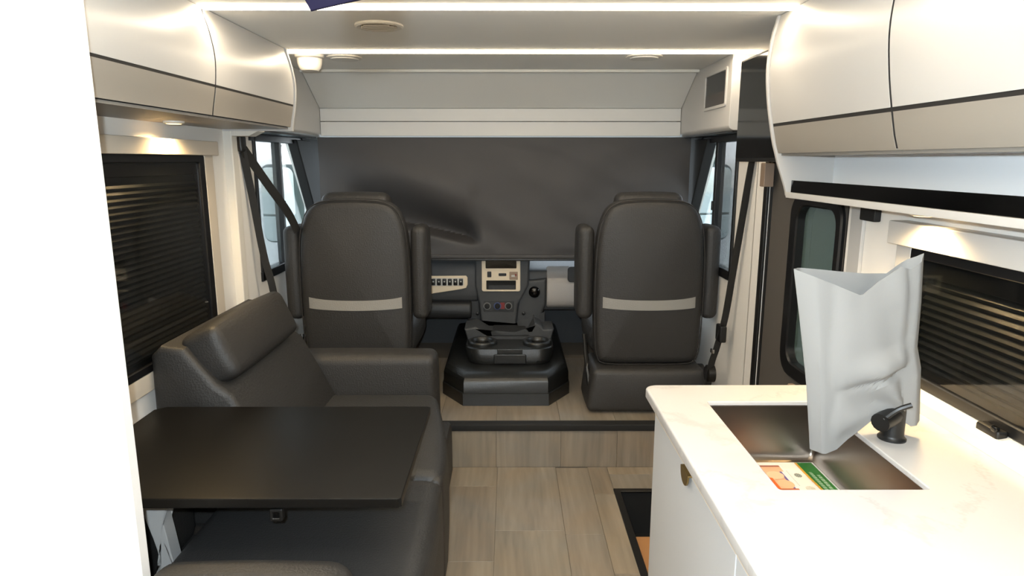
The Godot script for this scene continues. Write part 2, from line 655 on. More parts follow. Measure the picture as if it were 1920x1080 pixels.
func build_shell() -> void:
	# ground outside
	var b := mb()
	b.span(-40, 40, -1.0, -0.9, -60, 30)
	struct("ground", b, M.ground, "pale concrete lot outside the vehicle")
	# main floor with the entry step well left open
	b = mb()
	for q in [[WL, 0.5, -3.14, 1.6], [0.5, WR, -3.14, -2.9], [0.5, WR, -2.2, 1.6]]:
		b.span(q[0], q[1], -0.25, -0.004, q[2], q[3])
	var fl := struct("floor", b, M.joint)
	var cols := [-1.25, -0.955, -0.66, -0.36, -0.062, 0.236, 0.40, 0.50, 0.80, 1.12]
	var starts := [0.1, 0.35, -0.12, 0.22, 0.0, 0.03, 0.3, 0.1, 0.3]
	var rng := RandomNumberGenerator.new()
	rng.seed = 3
	for c in cols.size() - 1:
		var z: float = -2.55 + starts[c] - 0.61
		while z > ZSTEP: z -= 0.61
		while z < 1.0:
			var z0 := maxf(z, ZSTEP)
			var z1 := minf(z + 0.61, 1.0)
			z += 0.61
			var spans := [[z0, z1]]
			if c >= 7:
				spans = []
				if z0 < -2.9: spans.append([z0, minf(z1, -2.9)])
				if z1 > -2.2: spans.append([maxf(z0, -2.2), z1])
			for sp in spans:
				if sp[1] - sp[0] < 0.02: continue
				var p := mb()
				p.rspan(cols[c] + 0.0006, cols[c + 1] - 0.0006, -0.0045, 0.0, sp[0] + 0.0006, sp[1] - 0.0006, 0.0008, 2)
				obj("floor_plank", p, M.planks[rng.randi() % 5], fl)
	# cab floor, riser and nosing
	b = mb()
	b.span(WL, WR, -0.25, CABF - 0.004, -4.75, ZSTEP - 0.008)
	var cf := struct("floor_cab", b, M.joint)
	var rc := [-1.25, -0.955, -0.66, -0.36, -0.068, 0.262, 0.55, 0.84, 1.12]
	for c in rc.size() - 1:
		var p := mb()
		p.rspan(rc[c] + 0.0006, rc[c + 1] - 0.0006, 0.0, CABF - 0.03, ZSTEP - 0.008, ZSTEP, 0.001, 2)
		obj("riser_plank", p, M.planks[(c * 3 + 1) % 5], cf)
		p = mb()
		p.rspan(rc[c] + 0.0006, rc[c + 1] - 0.0006, CABF - 0.004, CABF, -4.3, ZSTEP - 0.05, 0.0008, 2)
		obj("floor_plank", p, M.planks[(c * 2 + 3) % 5], cf)
	b = mb()
	b.rspan(WL, WR, CABF - 0.03, CABF + 0.006, ZSTEP - 0.05, ZSTEP + 0.012, 0.006)
	struct("trim_1", b, M.blackmatte, "dark nosing strip along the cab step edge")
	# step well
	b = mb()
	b.span(0.5, WR, -0.25, -0.22, -2.9, -2.2)
	b.span(0.5, 0.512, -0.22, -0.002, -2.9, -2.2)
	b.span(0.5, WR, -0.22, -0.002, -2.9, -2.888)
	struct("floor_stepwell", b, M.rubber, "black rubber lined entry step well")
	b = mb()
	frame(b, [0.497, WR, -2.905, -2.195, 0.004], [0.528, WR - 0.004, -2.877, -2.21, 0.004], "xz", -0.002, 0.006, 0.002)
	struct("trim_2", b, M.black, "black metal edging round the entry step well")
	b = mb()
	b.rspan(0.53, WR - 0.01, -0.045, -0.02, -2.535, -2.205, 0.003)
	b.span(0.53, WR - 0.01, -0.22, -0.04, -2.53, -2.515)
	var st := obj("entry_step", b, M.wood)
	tag(st, "brown wooden tread board half covering the black entry step well", "step")
	# walls
	b = mb()
	b.span(WL - 0.06, WL, -0.25, CEIL, -3.0, 1.66)
	struct("wall_left", b, M.wall)
	b = mb()
	b.span(WL, -0.845, 0.001, CEIL, -1.39, -1.36)
	struct("wall_partition", b, M.partition, "tall white panelled wall beside the sofa end")
	b = mb()
	b.span(WR, WR + 0.06, -0.25, CEIL, -2.165, 1.66)                # galley side
	b.span(WR, WR + 0.06, -0.25, CEIL, -3.0, -2.852)               # post between door and cab
	b.span(WR, WR + 0.06, 1.93, CEIL, -2.852, -2.165)              # over the door
	b.span(WR, WR + 0.06, -0.25, -0.22, -2.852, -2.165)
	struct("wall_right", b, M.wall)
	b = mb()
	b.span(WL, WR, 0.0, CEIL, 1.6, 1.66)
	struct("wall_back", b, M.wall)
	b = mb()
	b.span(WL - 0.06, WR + 0.06, CEIL, CEIL + 0.05, -4.75, 1.66)
	struct("ceiling", b, M.ceiling)
	# pillar where the slide-out meets the cab, with its header
	b = mb()
	b.rspan(-1.272, -1.212, 0.0, 1.678, -3.0, -2.94, 0.006)
	struct("trim_3", b, M.trimwhite, "off white upright post at the end of the slide-out wall")
	b = mb()
	b.slab(pts([-1.212, 1.655, -1.135, 1.655, -1.095, 1.675, -1.095, 1.684, -1.212, 1.684]), Vector3(0, 0, -3.02), Vector3.RIGHT, Vector3.UP, Vector3.BACK, 0.08, 0.003)
	struct("trim_4", b, M.trimwhite, "off white header ledge on top of the slide-out post")
	# ceiling bead before the cab
	b = mb()
	b.rspan(-1.10, 1.0, CEIL - 0.016, CEIL, -3.615, -3.59, 0.005)
	struct("trim_5", b, M.trimwhite, "narrow white bead between ceiling and cab overhead panel")

# cab side wall as a slab with a window whose front edge slants
func cab_wall(x: float, dirx: float, zr: float, zt: float, zb: float, y0: float, y1: float) -> MB:
	var b := mb()
	var o := Vector3(x, 0, 0)
	var ex := Vector3.BACK
	var en := Vector3(dirx, 0, 0)
	for a in [[-4.75, -0.25, -2.995, -0.25, -2.995, y0, -4.75, y0], [-4.75, y1, -2.995, y1, -2.995, CEIL, -4.75, CEIL], [zr, y0, -2.995, y0, -2.995, y1, zr, y1], [-4.75, y0, zb, y0, zt, y1, -4.75, y1]]:
		b.prism(pts(a), o, ex, Vector3.UP, en, 0.05)
	return b

func build_cab_windows() -> void:
	# [x, outward, rear z, slant top z, slant bottom z, mullion z, name]
	for q in [[WL, -1.0, -3.275, -3.90, -4.40, -3.63, "left"], [WR, 1.0, -3.262, -3.74, -4.22, -3.58, "right"]]:
		var x: float = q[0]
		var s: float = q[1]
		var y0 := 0.985
		var y1 := 1.648
		struct("wall_cab_" + q[6], cab_wall(x, s, q[2], q[3], q[4], y0, y1), M.wall)
		# rubber-framed window
		var w := Node3D.new()
		w.name = "window_1" if s < 0 else "window_2"
		add_child(w)
		w.set_meta("kind", "structure")
		w.set_meta("label", "driver side sliding cab window with black frame" if s < 0 else "passenger side sliding cab window with black frame")
		var ins := Vector3(-s, 0, 0)
		var o := Vector3(x, 0, 0) + ins * 0.012
		var b := mb()
		var en := Vector3(s, 0, 0)
		var dz: float = (q[4] - q[3]) / (y0 - y1)
		var fr := func(z: float, y: float): return Vector2(z, y)
		# bottom rail, top rail, rear stile, slanted front strut, mullion
		b.slab(pts([q[2] + 0.016, y0 - 0.035, q[4] - 0.06, y0 - 0.035, q[4] + 0.01, y0 + 0.012, q[2] + 0.016, y0 + 0.012]), o, Vector3.BACK, Vector3.UP, en, 0.05, 0.004)
		b.slab(pts([q[2] + 0.05, y1 - 0.004, q[3] + 0.02, y1 - 0.004, -4.2, y1 - 0.004, -4.2, y1 + 0.032, q[2] + 0.05, y1 + 0.032]), o, Vector3.BACK, Vector3.UP, en, 0.05, 0.004)
		obj("rail", b, M.winframe, w)
		b = mb()
		b.slab(pts([q[2] - 0.012, y0 - 0.03, q[2] + 0.012, y0 - 0.03, q[2] + 0.012, y1 + 0.03, q[2] - 0.012, y1 + 0.03]), o, Vector3.BACK, Vector3.UP, en, 0.05, 0.004)
		obj("stile", b, M.winframe, w)
		b = mb()
		b.slab(pts([q[4] - 0.15, y0 - 0.03, q[4] + 0.055, y0 - 0.03, q[3] + 0.045, y1 + 0.02, q[3] - 0.22, y1 + 0.02]), o + ins * 0.02, Vector3.BACK, Vector3.UP, en, 0.06, 0.008)
		obj("strut", b, M.blackmatte, w)
		b = mb()
		b.slab(pts([q[5] - 0.018, y0, q[5] + 0.018, y0, q[5] + 0.018, y1, q[5] - 0.018, y1]), o, Vector3.BACK, Vector3.UP, en, 0.045, 0.004)
		b.rbox(Vector3(x - s * 0.018, 1.31, q[5] + 0.012), Vector3(0.016, 0.05, 0.02), 0.004)
		obj("mullion", b, M.winframe, w)
		b = mb()
		b.prism(pts([q[4] - 0.02, y0, q[5], y0, q[5], y1, q[3] - 0.02, y1]), Vector3(x + s * 0.022, 0, 0), Vector3.BACK, Vector3.UP, en, 0.004)
		obj("pane", b, M.glass, w)
		b = mb()
		b.prism(pts([q[5] - 0.02, y0, q[2], y0, q[2], y1, q[5] - 0.02, y1]), Vector3(x + s * 0.032, 0, 0), Vector3.BACK, Vector3.UP, en, 0.004)
		obj("pane", b, M.glass, w)
		b = mb()
		b.prism(pts([q[5], y0, q[2], y0, q[2], y1, q[5], y1]), Vector3(x + s * 0.012, 0, 0), Vector3.BACK, Vector3.UP, en, 0.0015)
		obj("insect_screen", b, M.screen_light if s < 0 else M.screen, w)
		# dark trim over the A-post inside
		b = mb()
		b.prism(pts([-4.68, 0.96, q[4] - 0.06, 0.96, q[3] - 0.10, 1.682, -4.68, 1.682]), Vector3(x - s * 0.001, 0, 0), Vector3.BACK, Vector3.UP, Vector3(-s, 0, 0), 0.018)
		struct("trim_6" if s < 0 else "trim_7", b, M.blackmatte, "black post trim beside the windscreen")
		# outside mirror
		var mx := x + s * 0.29
		var mz := -4.42 if s < 0 else -4.55
		var at := Vector3(mx, 1.3, mz)
		var g := thing("side_mirror", at, "large outside mirror hanging beyond the " + ("driver" if s < 0 else "passenger") + " side cab window", "mirror")
		var bb := MB.new()
		bb.slab(rr(-0.14, 0.14, -0.30, 0.225, 0.06, 6), Vector3(0, 0, -0.10), Vector3.RIGHT, Vector3.UP, Vector3.BACK, 0.1, 0.03)
		obj("housing", bb, M.dash, g)
		bb = MB.new()
		bb.slab(rr(-0.122, 0.122, -0.105, 0.205, [0.05, 0.05, 0.01, 0.01], 5), Vector3(0, 0, 0), Vector3.RIGHT, Vector3.UP, Vector3.BACK, 0.006, 0.002)
		obj("mirror_glass", bb, M.mirror, g)
		bb = MB.new()
		bb.slab(rr(-0.122, 0.122, -0.285, -0.12, [0.01, 0.01, 0.05, 0.05], 5), Vector3(0, 0, 0), Vector3.RIGHT, Vector3.UP, Vector3.BACK, 0.006, 0.002)
		obj("mirror_glass", bb, M.mirror, g)
		bb = MB.new()
		bb.tube(curve([Vector3(0.02 * s, 0.2, -0.05), Vector3(0.02 * s, 0.36, -0.06), Vector3(-0.06 * s, 0.42, -0.08), Vector3(-0.20 * s, 0.42, -0.12)]), 0.028, 10)
		obj("arm", bb, M.blackmatte, g)
		g.rotation_degrees.y = 14.0 * s
	# front wall under the windscreen, and the windscreen
	var b2 := mb()
	b2.span(WL, WR, -0.25, 0.86, -4.75, -4.69)
	b2.span(WL, WR, 1.72, CEIL, -4.75, -4.69)
	struct("wall_front", b2, M.dash)
	b2 = mb()
	b2.span(WL, WR, 0.86, 1.72, -4.73, -4.724)
	struct("window_3", b2, M.glass, "windscreen behind the lowered night shade")

# pleated blind with its black frame; returns nothing
func blind(x: float, s: float, z0: float, z1: float, y0: float, y1: float, label: String, pitch: float) -> void:
	var g := thing("window_blind", Vector3(x, y0, (z0 + z1) / 2), label, "blind")
	var o := g.position
	var b := mb(o)
	b.span(x - s * 0.0005, x - s * 0.004, y0 + 0.01, y1 - 0.01, z0 + 0.01, z1 - 0.01)
	obj("backing", b, M.blindback, g)
	b = mb(o)
	frame(b, [z0, z1, y0, y1, 0.012], [z0 + 0.045, z1 - 0.045, y0 + 0.03, y1 - 0.03, 0.006], "zy", x - s * 0.0005, x - s * 0.03, 0.003)
	obj("frame", b, M.winframe, g)
	b = mb(o)
	b.rspan(x - s * 0.005, x - s * 0.020, y1 - 0.075, y1 - 0.03, z0 + 0.046, z1 - 0.046, 0.003)
	obj("head_rail", b, M.winframe, g)
	b = mb(o)
	b.span(x - s * 0.021, x - s * 0.0225, y0 + 0.03, y1 - 0.03, z0 + 0.045, z1 - 0.045)
	obj("pane", b, M.winpane, g)
	var n := int((y1 - y0 - 0.12) / pitch)
	var sl := MB.new()
	var zl := (z1 - z0) - 0.094
	sl.slab(pts([0.0, pitch * 0.46, -s * 0.0075, pitch * 0.02, -s * 0.006, -pitch * 0.10, 0.0, -pitch * 0.42]), Vector3(0, 0, -zl / 2), Vector3.RIGHT, Vector3.UP, Vector3.BACK, zl, 0.0006, 0, 0, 2)
	var m := sl.done(25)
	for i in n:
		var q := obj("slat", m, M.slat, g)
		q.position = Vector3(-s * 0.0045, 0.04 + pitch * (i + 0.4), 0)
	b = mb(o)
	b.rspan(x - s * 0.005, x - s * 0.020, y0 + 0.030, y0 + 0.052, z0 + 0.05, z1 - 0.05, 0.004)
	obj("bottom_rail", b, M.black, g)

func build_windows_main() -> void:
	# driver-side window
	blind(WL, -1.0, -2.68, -1.395, 0.84, 1.572, "black pleated window blind beside the sofa", 0.0205)
	var b := mb()
	b.rspan(WL, WL + 0.03, 0.778, 0.84, -2.757, -1.395, 0.003)
	b.rspan(WL, WL + 0.03, 0.84, 1.572, -2.757, -2.682, 0.003)
	struct("trim_8", b, M.valance, "cream casing round the window beside the sofa")
	b = mb()
	b.rspan(WL, WL + 0.055, 1.57, 1.626, -2.762, -1.395, 0.004)
	var v := obj("window_valance", b, M.valance)
	tag(v, "cream valance board over the window beside the sofa", "valance")
	# galley window
	blind(WR, 1.0, -1.765, -0.62, 0.955, 1.322, "black pleated window blind above the galley counter", 0.0205)
	b = mb()
	b.rspan(WR - 0.028, WR, 0.955, 1.324, -1.835, -1.767, 0.003)
	struct("trim_9", b, M.white, "white casing strip beside the galley window")
	b = mb()
	b.rspan(WR - 0.055, WR, 1.322, 1.386, -1.84, -0.6, 0.004)
	v = obj("window_valance", b, M.white)
	tag(v, "white valance board over the galley window under the shelf", "valance")
	b = mb()
	b.slab(pts([WR - 0.078, 0.9205, WR, 0.9205, WR, 0.955, WR - 0.03, 0.955, WR - 0.074, 0.947]), Vector3(0, 0, -1.85), Vector3.RIGHT, Vector3.UP, Vector3.BACK, 1.6, 0.002)
	struct("trim_10", b, M.trimwhite, "white sill ledge between galley counter and window")
	# blind catches
	for q in [[WL + 0.03, 1.0, 0.852, -2.385, "black catch under the blind beside the sofa"], [WR - 0.03, -1.0, 0.955, -1.375, "black catch under the galley window blind"]]:
		var o := Vector3(q[0], q[2], q[3])
		var g := thing("blind_catch", o, q[4], "catch")
		var c := MB.new()
		c.rbox(Vector3(q[1] * 0.012, 0, 0), Vector3(0.026, 0.026, 0.07), 0.006)
		obj("body", c, M.black, g)
		c = MB.new()
		c.rbox(Vector3(q[1] * 0.02, 0.014, 0.02), Vector3(0.012, 0.014, 0.018), 0.004)
		obj("button", c, M.gloss, g)

func build_overheads() -> void:
	# panel over the windscreen
	var g := thing("cab_overhead_panel", Vector3(-0.05, 1.69, -3.94), "pale sloping overhead panel with two fascia boards above the windscreen shade", "overhead panel")
	var o := g.position
	var b := mb(o)
	b.slab(pts([-3.62, 2.018, -3.925, 1.848, -3.945, 1.848, -3.96, 2.018]), Vector3(-1.098, 0, 0), Vector3.BACK, Vector3.UP, Vector3.RIGHT, 2.096, 0.002)
	obj("slope_panel", b, M.panel, g)
	b = mb(o)
	b.rspan(-1.098, 0.998, 1.774, 1.846, -3.965, -3.93, 0.002)
	obj("fascia_board", b, M.fascia, g)
	b = mb(o)
	b.rspan(-1.098, 0.998, 1.690, 1.770, -3.965, -3.926, 0.002)
	obj("fascia_board", b, M.fascia, g)
	b = mb(o)
	b.span(-1.098, 0.998, 1.700, 2.018, -4.66, -4.03)
	obj("body", b, M.panel, g)
	# side boxes
	for s in [-1.0, 1.0]:
		var xi := 1.0 if s > 0 else -1.10
		var xo := WR if s > 0 else WL
		var gg := thing("cab_side_cabinet", Vector3((xi + xo) / 2, 1.686, -3.4), "white box cabinet above the passenger side cab window with dark niche glass" if s > 0 else "white box cabinet above the driver side cab window", "cabinet")
		var oo := gg.position
		b = mb(oo)
		var r := [0.002, 0.002, 0.025, 0.002] if s > 0 else [0.002, 0.002, 0.002, 0.025]
		b.slab(rr(minf(xi, xo - 0.002 * s), maxf(xi, xo - 0.002 * s), 1.686, CEIL - 0.002, r, 5), Vector3(0, 0, -4.66), Vector3.RIGHT, Vector3.UP, Vector3.BACK, 1.59, 0.003)
		obj("body", b, M.white, gg)
		b = mb(oo)
		b.span(xi + 0.028 * s, xo - 0.002 * s, 1.679, 1.6865, -3.935, -3.10)
		obj("bottom_panel", b, M.black, gg)
		if s > 0:
			b = mb(oo)
			frame(b, [-3.475, -3.125, 1.795, 1.975, 0.016], [-3.458, -3.142, 1.81, 1.96, 0.01], "zy", xi + 0.002, xi - 0.006, 0.002)
			obj("niche_frame", b, M.white, gg)
			b = mb(oo)
			b.span(xi + 0.001, xi - 0.001, 1.808, 1.962, -3.46, -3.14)
			obj("niche_glass", b, M.gloss, gg)
			b = mb(oo)
			b.span(xi - 0.001, xi - 0.002, 1.81, 1.868, -3.457, -3.143)
			obj("lower_pane", b, M.brownglass, gg)

# curved door skin that follows a profile of (x, y), between z0 and z1
func skin(prof: Array, y0: float, y1: float, z0: float, z1: float, th: float, s: float) -> MB:
	var b := mb()
	var at := func(y: float) -> float:
		for i in prof.size() - 1:
			var a: Array = prof[i]
			var c: Array = prof[i + 1]
			if y <= a[1] and y >= c[1]:
				var t: float = (a[1] - y) / (a[1] - c[1])
				var p0: float = prof[maxi(i - 1, 0)][0]
				var p3: float = prof[mini(i + 2, prof.size() - 1)][0]
				return cubic_interpolate(a[0], c[0], p0, p3, t)
		return prof[prof.size() - 1][0]
	var l := PackedVector2Array()
	var n := 14
	for i in n + 1:
		var y := lerpf(y0, y1, float(i) / n)
		l.append(Vector2(at.call(y), y))
	for i in n + 1:
		var y := lerpf(y1, y0, float(i) / n)
		l.append(Vector2(at.call(y) + th * s, y))
	b.slab(l, Vector3(0, 0, minf(z0, z1)), Vector3.RIGHT, Vector3.UP, Vector3.BACK, absf(z1 - z0), 0.0015, 0, 0, 2)
	return b

const PL := [[-0.957, 2.02], [-0.938, 1.95], [-0.926, 1.87], [-0.932, 1.78], [-0.949, 1.685]]
const PR := [[0.892, 2.02], [0.876, 1.95], [0.868, 1.85], [0.876, 1.76], [0.893, 1.665], [0.917, 1.573], [0.967, 1.42]]

func shifted(p: Array, d: float) -> Array:
	var l := []
	for a in p: l.append([a[0] + d, a[1]])
	return l

func build_driver_cabinets() -> void:
	var zs := [-2.935, -2.17, -1.393]
	for i in 2:
		var z0: float = zs[i]
		var z1: float = zs[i + 1]
		var g := thing("overhead_cabinet", Vector3(-1.1, 1.69, (z0 + z1) / 2), ["curved white overhead cabinet with grey lower band, nearest the cab above the slide-out window", "curved white overhead cabinet with grey lower band, beside the tall white wall"][i], "cabinet", "overhead cabinets above the sofa")
		var o := g.position
		var b := skin(shifted(PL, -0.001), 1.692, CEIL - 0.001, z0 + 0.001, z1 - 0.001, 0.25, -1.0)
		b.xf = Transform3D(Basis(), -o)
		for k in b.t.size(): b.t[k] -= o
		obj("body", b, M.seam, g)
		var d := skin(PL, 1.786, CEIL - 0.002, z0 + 0.004, z1 - 0.004, 0.014, -1.0)
		for k in d.t.size(): d.t[k] -= o
		obj("door", d, M.white, g)
		d = skin(PL, 1.692, 1.778, z0 + 0.004, z1 - 0.004, 0.014, -1.0)
		for k in d.t.size(): d.t[k] -= o
		obj("lower_band", d, M.grey, g)
		b = mb(o)
		b.span(WL, -0.962, 1.683, 1.691, z0 + 0.001, z1 - 0.001)
		obj("bottom_panel", b, M.grey, g)
	# end board
	var e := skin(shifted(PL, 0.006), 1.676, CEIL - 0.001, -2.952, -2.937, 0.31, -1.0)
	var eo := obj("cabinet_end_board", e, M.white)
	tag(eo, "thin white curved end board closing the overhead cabinets above the sofa", "end board")
	# puck lights under the cabinets
	puck(Vector3(-1.155, 1.683, -2.33), "small round downlight under the overhead cabinet by the sofa window", 0.55)

func puck(at: Vector3, label: String, e: float) -> void:
	var g := thing("puck_light", at, label, "downlight")
	var b := MB.new()
	b.lathe([[0.034, 0.0], [0.034, -0.006], [0.026, -0.009]], Vector3.ZERO)
	obj("housing", b, M.trimwhite, g)
	b = MB.new()
	b.lathe([[0.024, -0.0092], [0.022, -0.0105]], Vector3.ZERO)
	obj("lens", b, M.puck, g)
	var l := SpotLight3D.new()
	l.name = "downlight_source"
	l.position = Vector3(0, -0.02, 0)
	l.rotation_degrees = Vector3(-90, 0, 0)
	l.spot_angle = 78
	l.spot_range = 8
	l.spot_angle_attenuation = 0.6
	l.light_energy = e
	l.light_size = 0.03
	l.light_color = Color(1.0, 0.86, 0.62)
	l.shadow_enabled = true
	g.add_child(l)

func build_galley_cabinets() -> void:
	var zs := [-2.284, -1.58, -0.8]
	for i in 2:
		var z0: float = zs[i]
		var z1: float = zs[i + 1]
		var g := thing("overhead_cabinet", Vector3(1.0, 1.57, (z0 + z1) / 2), ["curved white overhead cabinet with grey lower band, beside the hanging television", "curved white overhead cabinet with grey lower band, above the galley window and sink"][i], "cabinet", "overhead cabinets above the galley")
		var o := g.position
		var b := skin(shifted(PR, 0.001), 1.578, CEIL - 0.001, z0 + 0.001, z1 - 0.001, 0.19, 1.0)
		for k in b.t.size(): b.t[k] -= o
		obj("body", b, M.seam, g)
		var d := skin(PR, 1.672, CEIL - 0.002, z0 + 0.004, z1 - 0.004, 0.014, 1.0)
		for k in d.t.size(): d.t[k] -= o
		obj("door", d, M.white, g)
		d = skin(PR, 1.574, 1.662, z0 + 0.004, z1 - 0.004, 0.014, 1.0)
		for k in d.t.size(): d.t[k] -= o
		obj("lower_band", d, M.grey, g)
		b = mb(o)
		b.span(0.93, WR, 1.566, 1.576, z0 + 0.001, z1 - 0.001)
		obj("bottom_panel", b, M.grey, g)
	# end boards with a rounded foot
	for z in [-2.30, -0.798]:
		var l := PackedVector2Array()
		var n := 22
		for i in n + 1:
			var y := lerpf(CEIL - 0.001, 1.445, float(i) / n)
			for k in PR.size() - 1:
				var a: Array = PR[k]
				var c: Array = PR[k + 1]
				if y <= a[1] and y >= c[1]:
					l.append(Vector2(cubic_interpolate(a[0], c[0], PR[maxi(k - 1, 0)][0], PR[mini(k + 2, 6)][0], (a[1] - y) / (a[1] - c[1])) - 0.006, y))
					break
		l.append_array(pts([0.958, 1.432, 0.967, 1.423, 0.980, 1.42, WR - 0.001, 1.42, WR - 0.001, CEIL - 0.001]))
		var b := mb()
		b.slab(l, Vector3(0, 0, z), Vector3.RIGHT, Vector3.UP, Vector3.BACK, 0.014, 0.0015, 0, 0, 2)
		tag(obj("cabinet_end_board", b, M.white), "white curved end board of the galley cabinets beside the television" if z < -2 else "white curved end board of the galley cabinets above the near counter", "end board")
	var g := thing("open_shelf", Vector3(1.04, 1.42, -1.54), "long white open shelf with black glass guard under the galley cabinets", "shelf")
	var o := g.position
	var b := mb(o)
	b.rspan(0.966, WR - 0.001, 1.424, 1.438, -2.285, -0.8, 0.002)
	obj("shelf_board", b, M.white, g)
	b = mb(o)
	b.rspan(0.955, 0.968, 1.424, 1.443, -2.285, -0.8, 0.002)
	obj("front_lip", b, M.white, g)
	b = mb(o)
	b.rspan(0.962, 0.968, 1.443, 1.484, -2.262, -0.8, 0.001, 2)
	obj("guard", b, M.gloss, g)
	b = mb(o)
	b.span(WR - 0.006, WR - 0.001, 1.438, 1.566, -2.285, -0.8)
	obj("back_panel", b, M.niche, g)
	puck(Vector3(1.03, 1.424, -1.63), "small round downlight under the open shelf by the galley window", 0.55)
	# television
	g = thing("television", Vector3(0.95, 1.75, -2.56), "black flat television hung sideways over the entry door", "television")
	o = g.position
	b = mb(o)
	b.rspan(0.952, 0.985, 1.545, 1.952, -2.815, -2.305, 0.006)
	obj("casing", b, M.black, g)
	b = mb(o)
	b.span(0.950, 0.9525, 1.560, 1.942, -2.805, -2.315)
	obj("screen", b, M.gloss, g)
	b = mb(o)
	b.span(0.985, WR - 0.001, 1.68, 1.82, -2.65, -2.47)
	obj("bracket", b, M.blackmatte, g)

func build_galley() -> void:
	var zf := -1.79
	var ze := 0.3
	# base cabinets
	var zs := [-1.745, -1.07, -0.40, 0.28]
	for i in 3:
		var z0: float = zs[i]
		var z1: float = zs[i + 1]
		var g := thing("base_cabinet", Vector3(0.75, 0, (z0 + z1) / 2), ["pale grey base cabinet under the sink at the entry end of the counter", "pale grey base cabinet in the middle of the counter run", "pale grey base cabinet at the near end of the counter"][i], "cabinet", "base cabinets under the counter")
		var o := g.position
		var b := mb(o)
		b.span(0.43, WR - 0.001, 0.001, 0.888, z0, z0 + 0.015)
		b.span(0.43, WR - 0.001, 0.001, 0.888, z1 - 0.015, z1)
		b.span(0.43, WR - 0.001, 0.08, 0.095, z0 + 0.015, z1 - 0.015)
		b.span(0.47, 0.485, 0.001, 0.08, z0 + 0.015, z1 - 0.015)
		b.span(0.43, 0.445, 0.852, 0.888, z0 + 0.015, z1 - 0.015)
		obj("body", b, M.panel, g)
		b = mb(o)
		b.rspan(0.41, 0.4285, 0.09, 0.848, z0 + 0.001, z1 - 0.003, 0.002)
		var d := obj("door", b, M.base_grey, g)
		b = mb(o)
		b.rspan(0.4095, 0.4285, 0.8485, 0.853, z0 + 0.001, z1 - 0.003, 0.001, 2)
		obj("edge_band", b, M.champagne, d)
		# half-moon pull
		b = mb(o)
		var hz := -1.392 if i == 0 else (z0 + z1) / 2
		var l := PackedVector2Array()
		for k in 17: l.append(Vector2(0.031 * cos(PI + PI * k / 16.0), 0.031 * sin(PI + PI * k / 16.0)))
		b.slab(l, Vector3(0.399, 0.851, hz), Vector3.BACK, Vector3.UP, Vector3.RIGHT, 0.004, 0.001)
		b.slab(rr(-0.031, 0.031, -0.002, 0.002, 0.001, 2), Vector3(0.399, 0.853, hz), Vector3.BACK, Vector3.UP, Vector3.RIGHT, 0.014, 0.0008)
		obj("handle", b, M.brass, d)
	# countertop with the sink cut-out
	var b := mb()
	var out := [0.385, WR - 0.001, zf, ze, 0.022]
	var hole := [0.527, 0.822, -1.655, -1.18, 0.006]
	var lp := []
	var go := func(s: float, y: float): return up(rr(out[0] + s, out[1], out[2] + s, out[3] - s, [0.004, 0.012, 0.03, 0.004], 6), "xz", y)
	var gi := func(s: float, y: float): return up(rr(hole[0] - s, hole[1] + s, hole[2] - s, hole[3] + s, hole[4] + s, 6), "xz", y)
	lp = [gi.call(0.03, 0.888), gi.call(0.028, 0.909), gi.call(0.0, 0.909), gi.call(0.0, 0.917), gi.call(0.0012, 0.9192), gi.call(0.003, 0.92), go.call(0.006, 0.92), go.call(0.002, 0.918), go.call(0.0, 0.914), go.call(0.0, 0.894), go.call(0.003, 0.889), go.call(0.006, 0.888)]
	b.loft(lp, false, false, true)
	tag(obj("countertop", b, M.quartz), "glossy white quartz countertop with faint grey veins and a sink cut-out", "countertop")
	# sink bowl
	var g := thing("sink", Vector3(0.675, 0.755, -1.42), "rectangular stainless steel sink bowl set under the white countertop", "sink")
	var o := g.position
	b = mb(o)
	var si := func(s: float, y: float, r: float): return up(rr(hole[0] - 0.004 + s, hole[1] + 0.004 - s, hole[2] - 0.004 + s, hole[3] + 0.004 - s, r, 6), "xz", y)
	b.loft([si.call(-0.012, 0.9085, 0.02), si.call(0.0, 0.9085, 0.012), si.call(0.002, 0.906, 0.012), si.call(0.003, 0.78, 0.012), si.call(0.006, 0.766, 0.012), si.call(0.014, 0.757, 0.012), si.call(0.03, 0.755, 0.012), si.call(0.10, 0.754, 0.012)], false, true, false, false)
	# outer skin
	b.loft([si.call(-0.012, 0.9085, 0.02), si.call(-0.012, 0.906, 0.02), si.call(-0.002, 0.905, 0.014), si.call(0.0, 0.77, 0.014), si.call(0.02, 0.750, 0.014)], false, true, false, false)
	obj("bowl", b, M.steel, g)
	b = mb(o)
	b.lathe([[0.045, 0.001], [0.045, 0.003], [0.03, 0.003], [0.026, -0.001], [0.004, -0.001]], Vector3(0.675, 0.7545, -1.35))
	obj("drain", b, M.chrome, g)
	# brochure lying in the sink
	brochure()
	faucet()

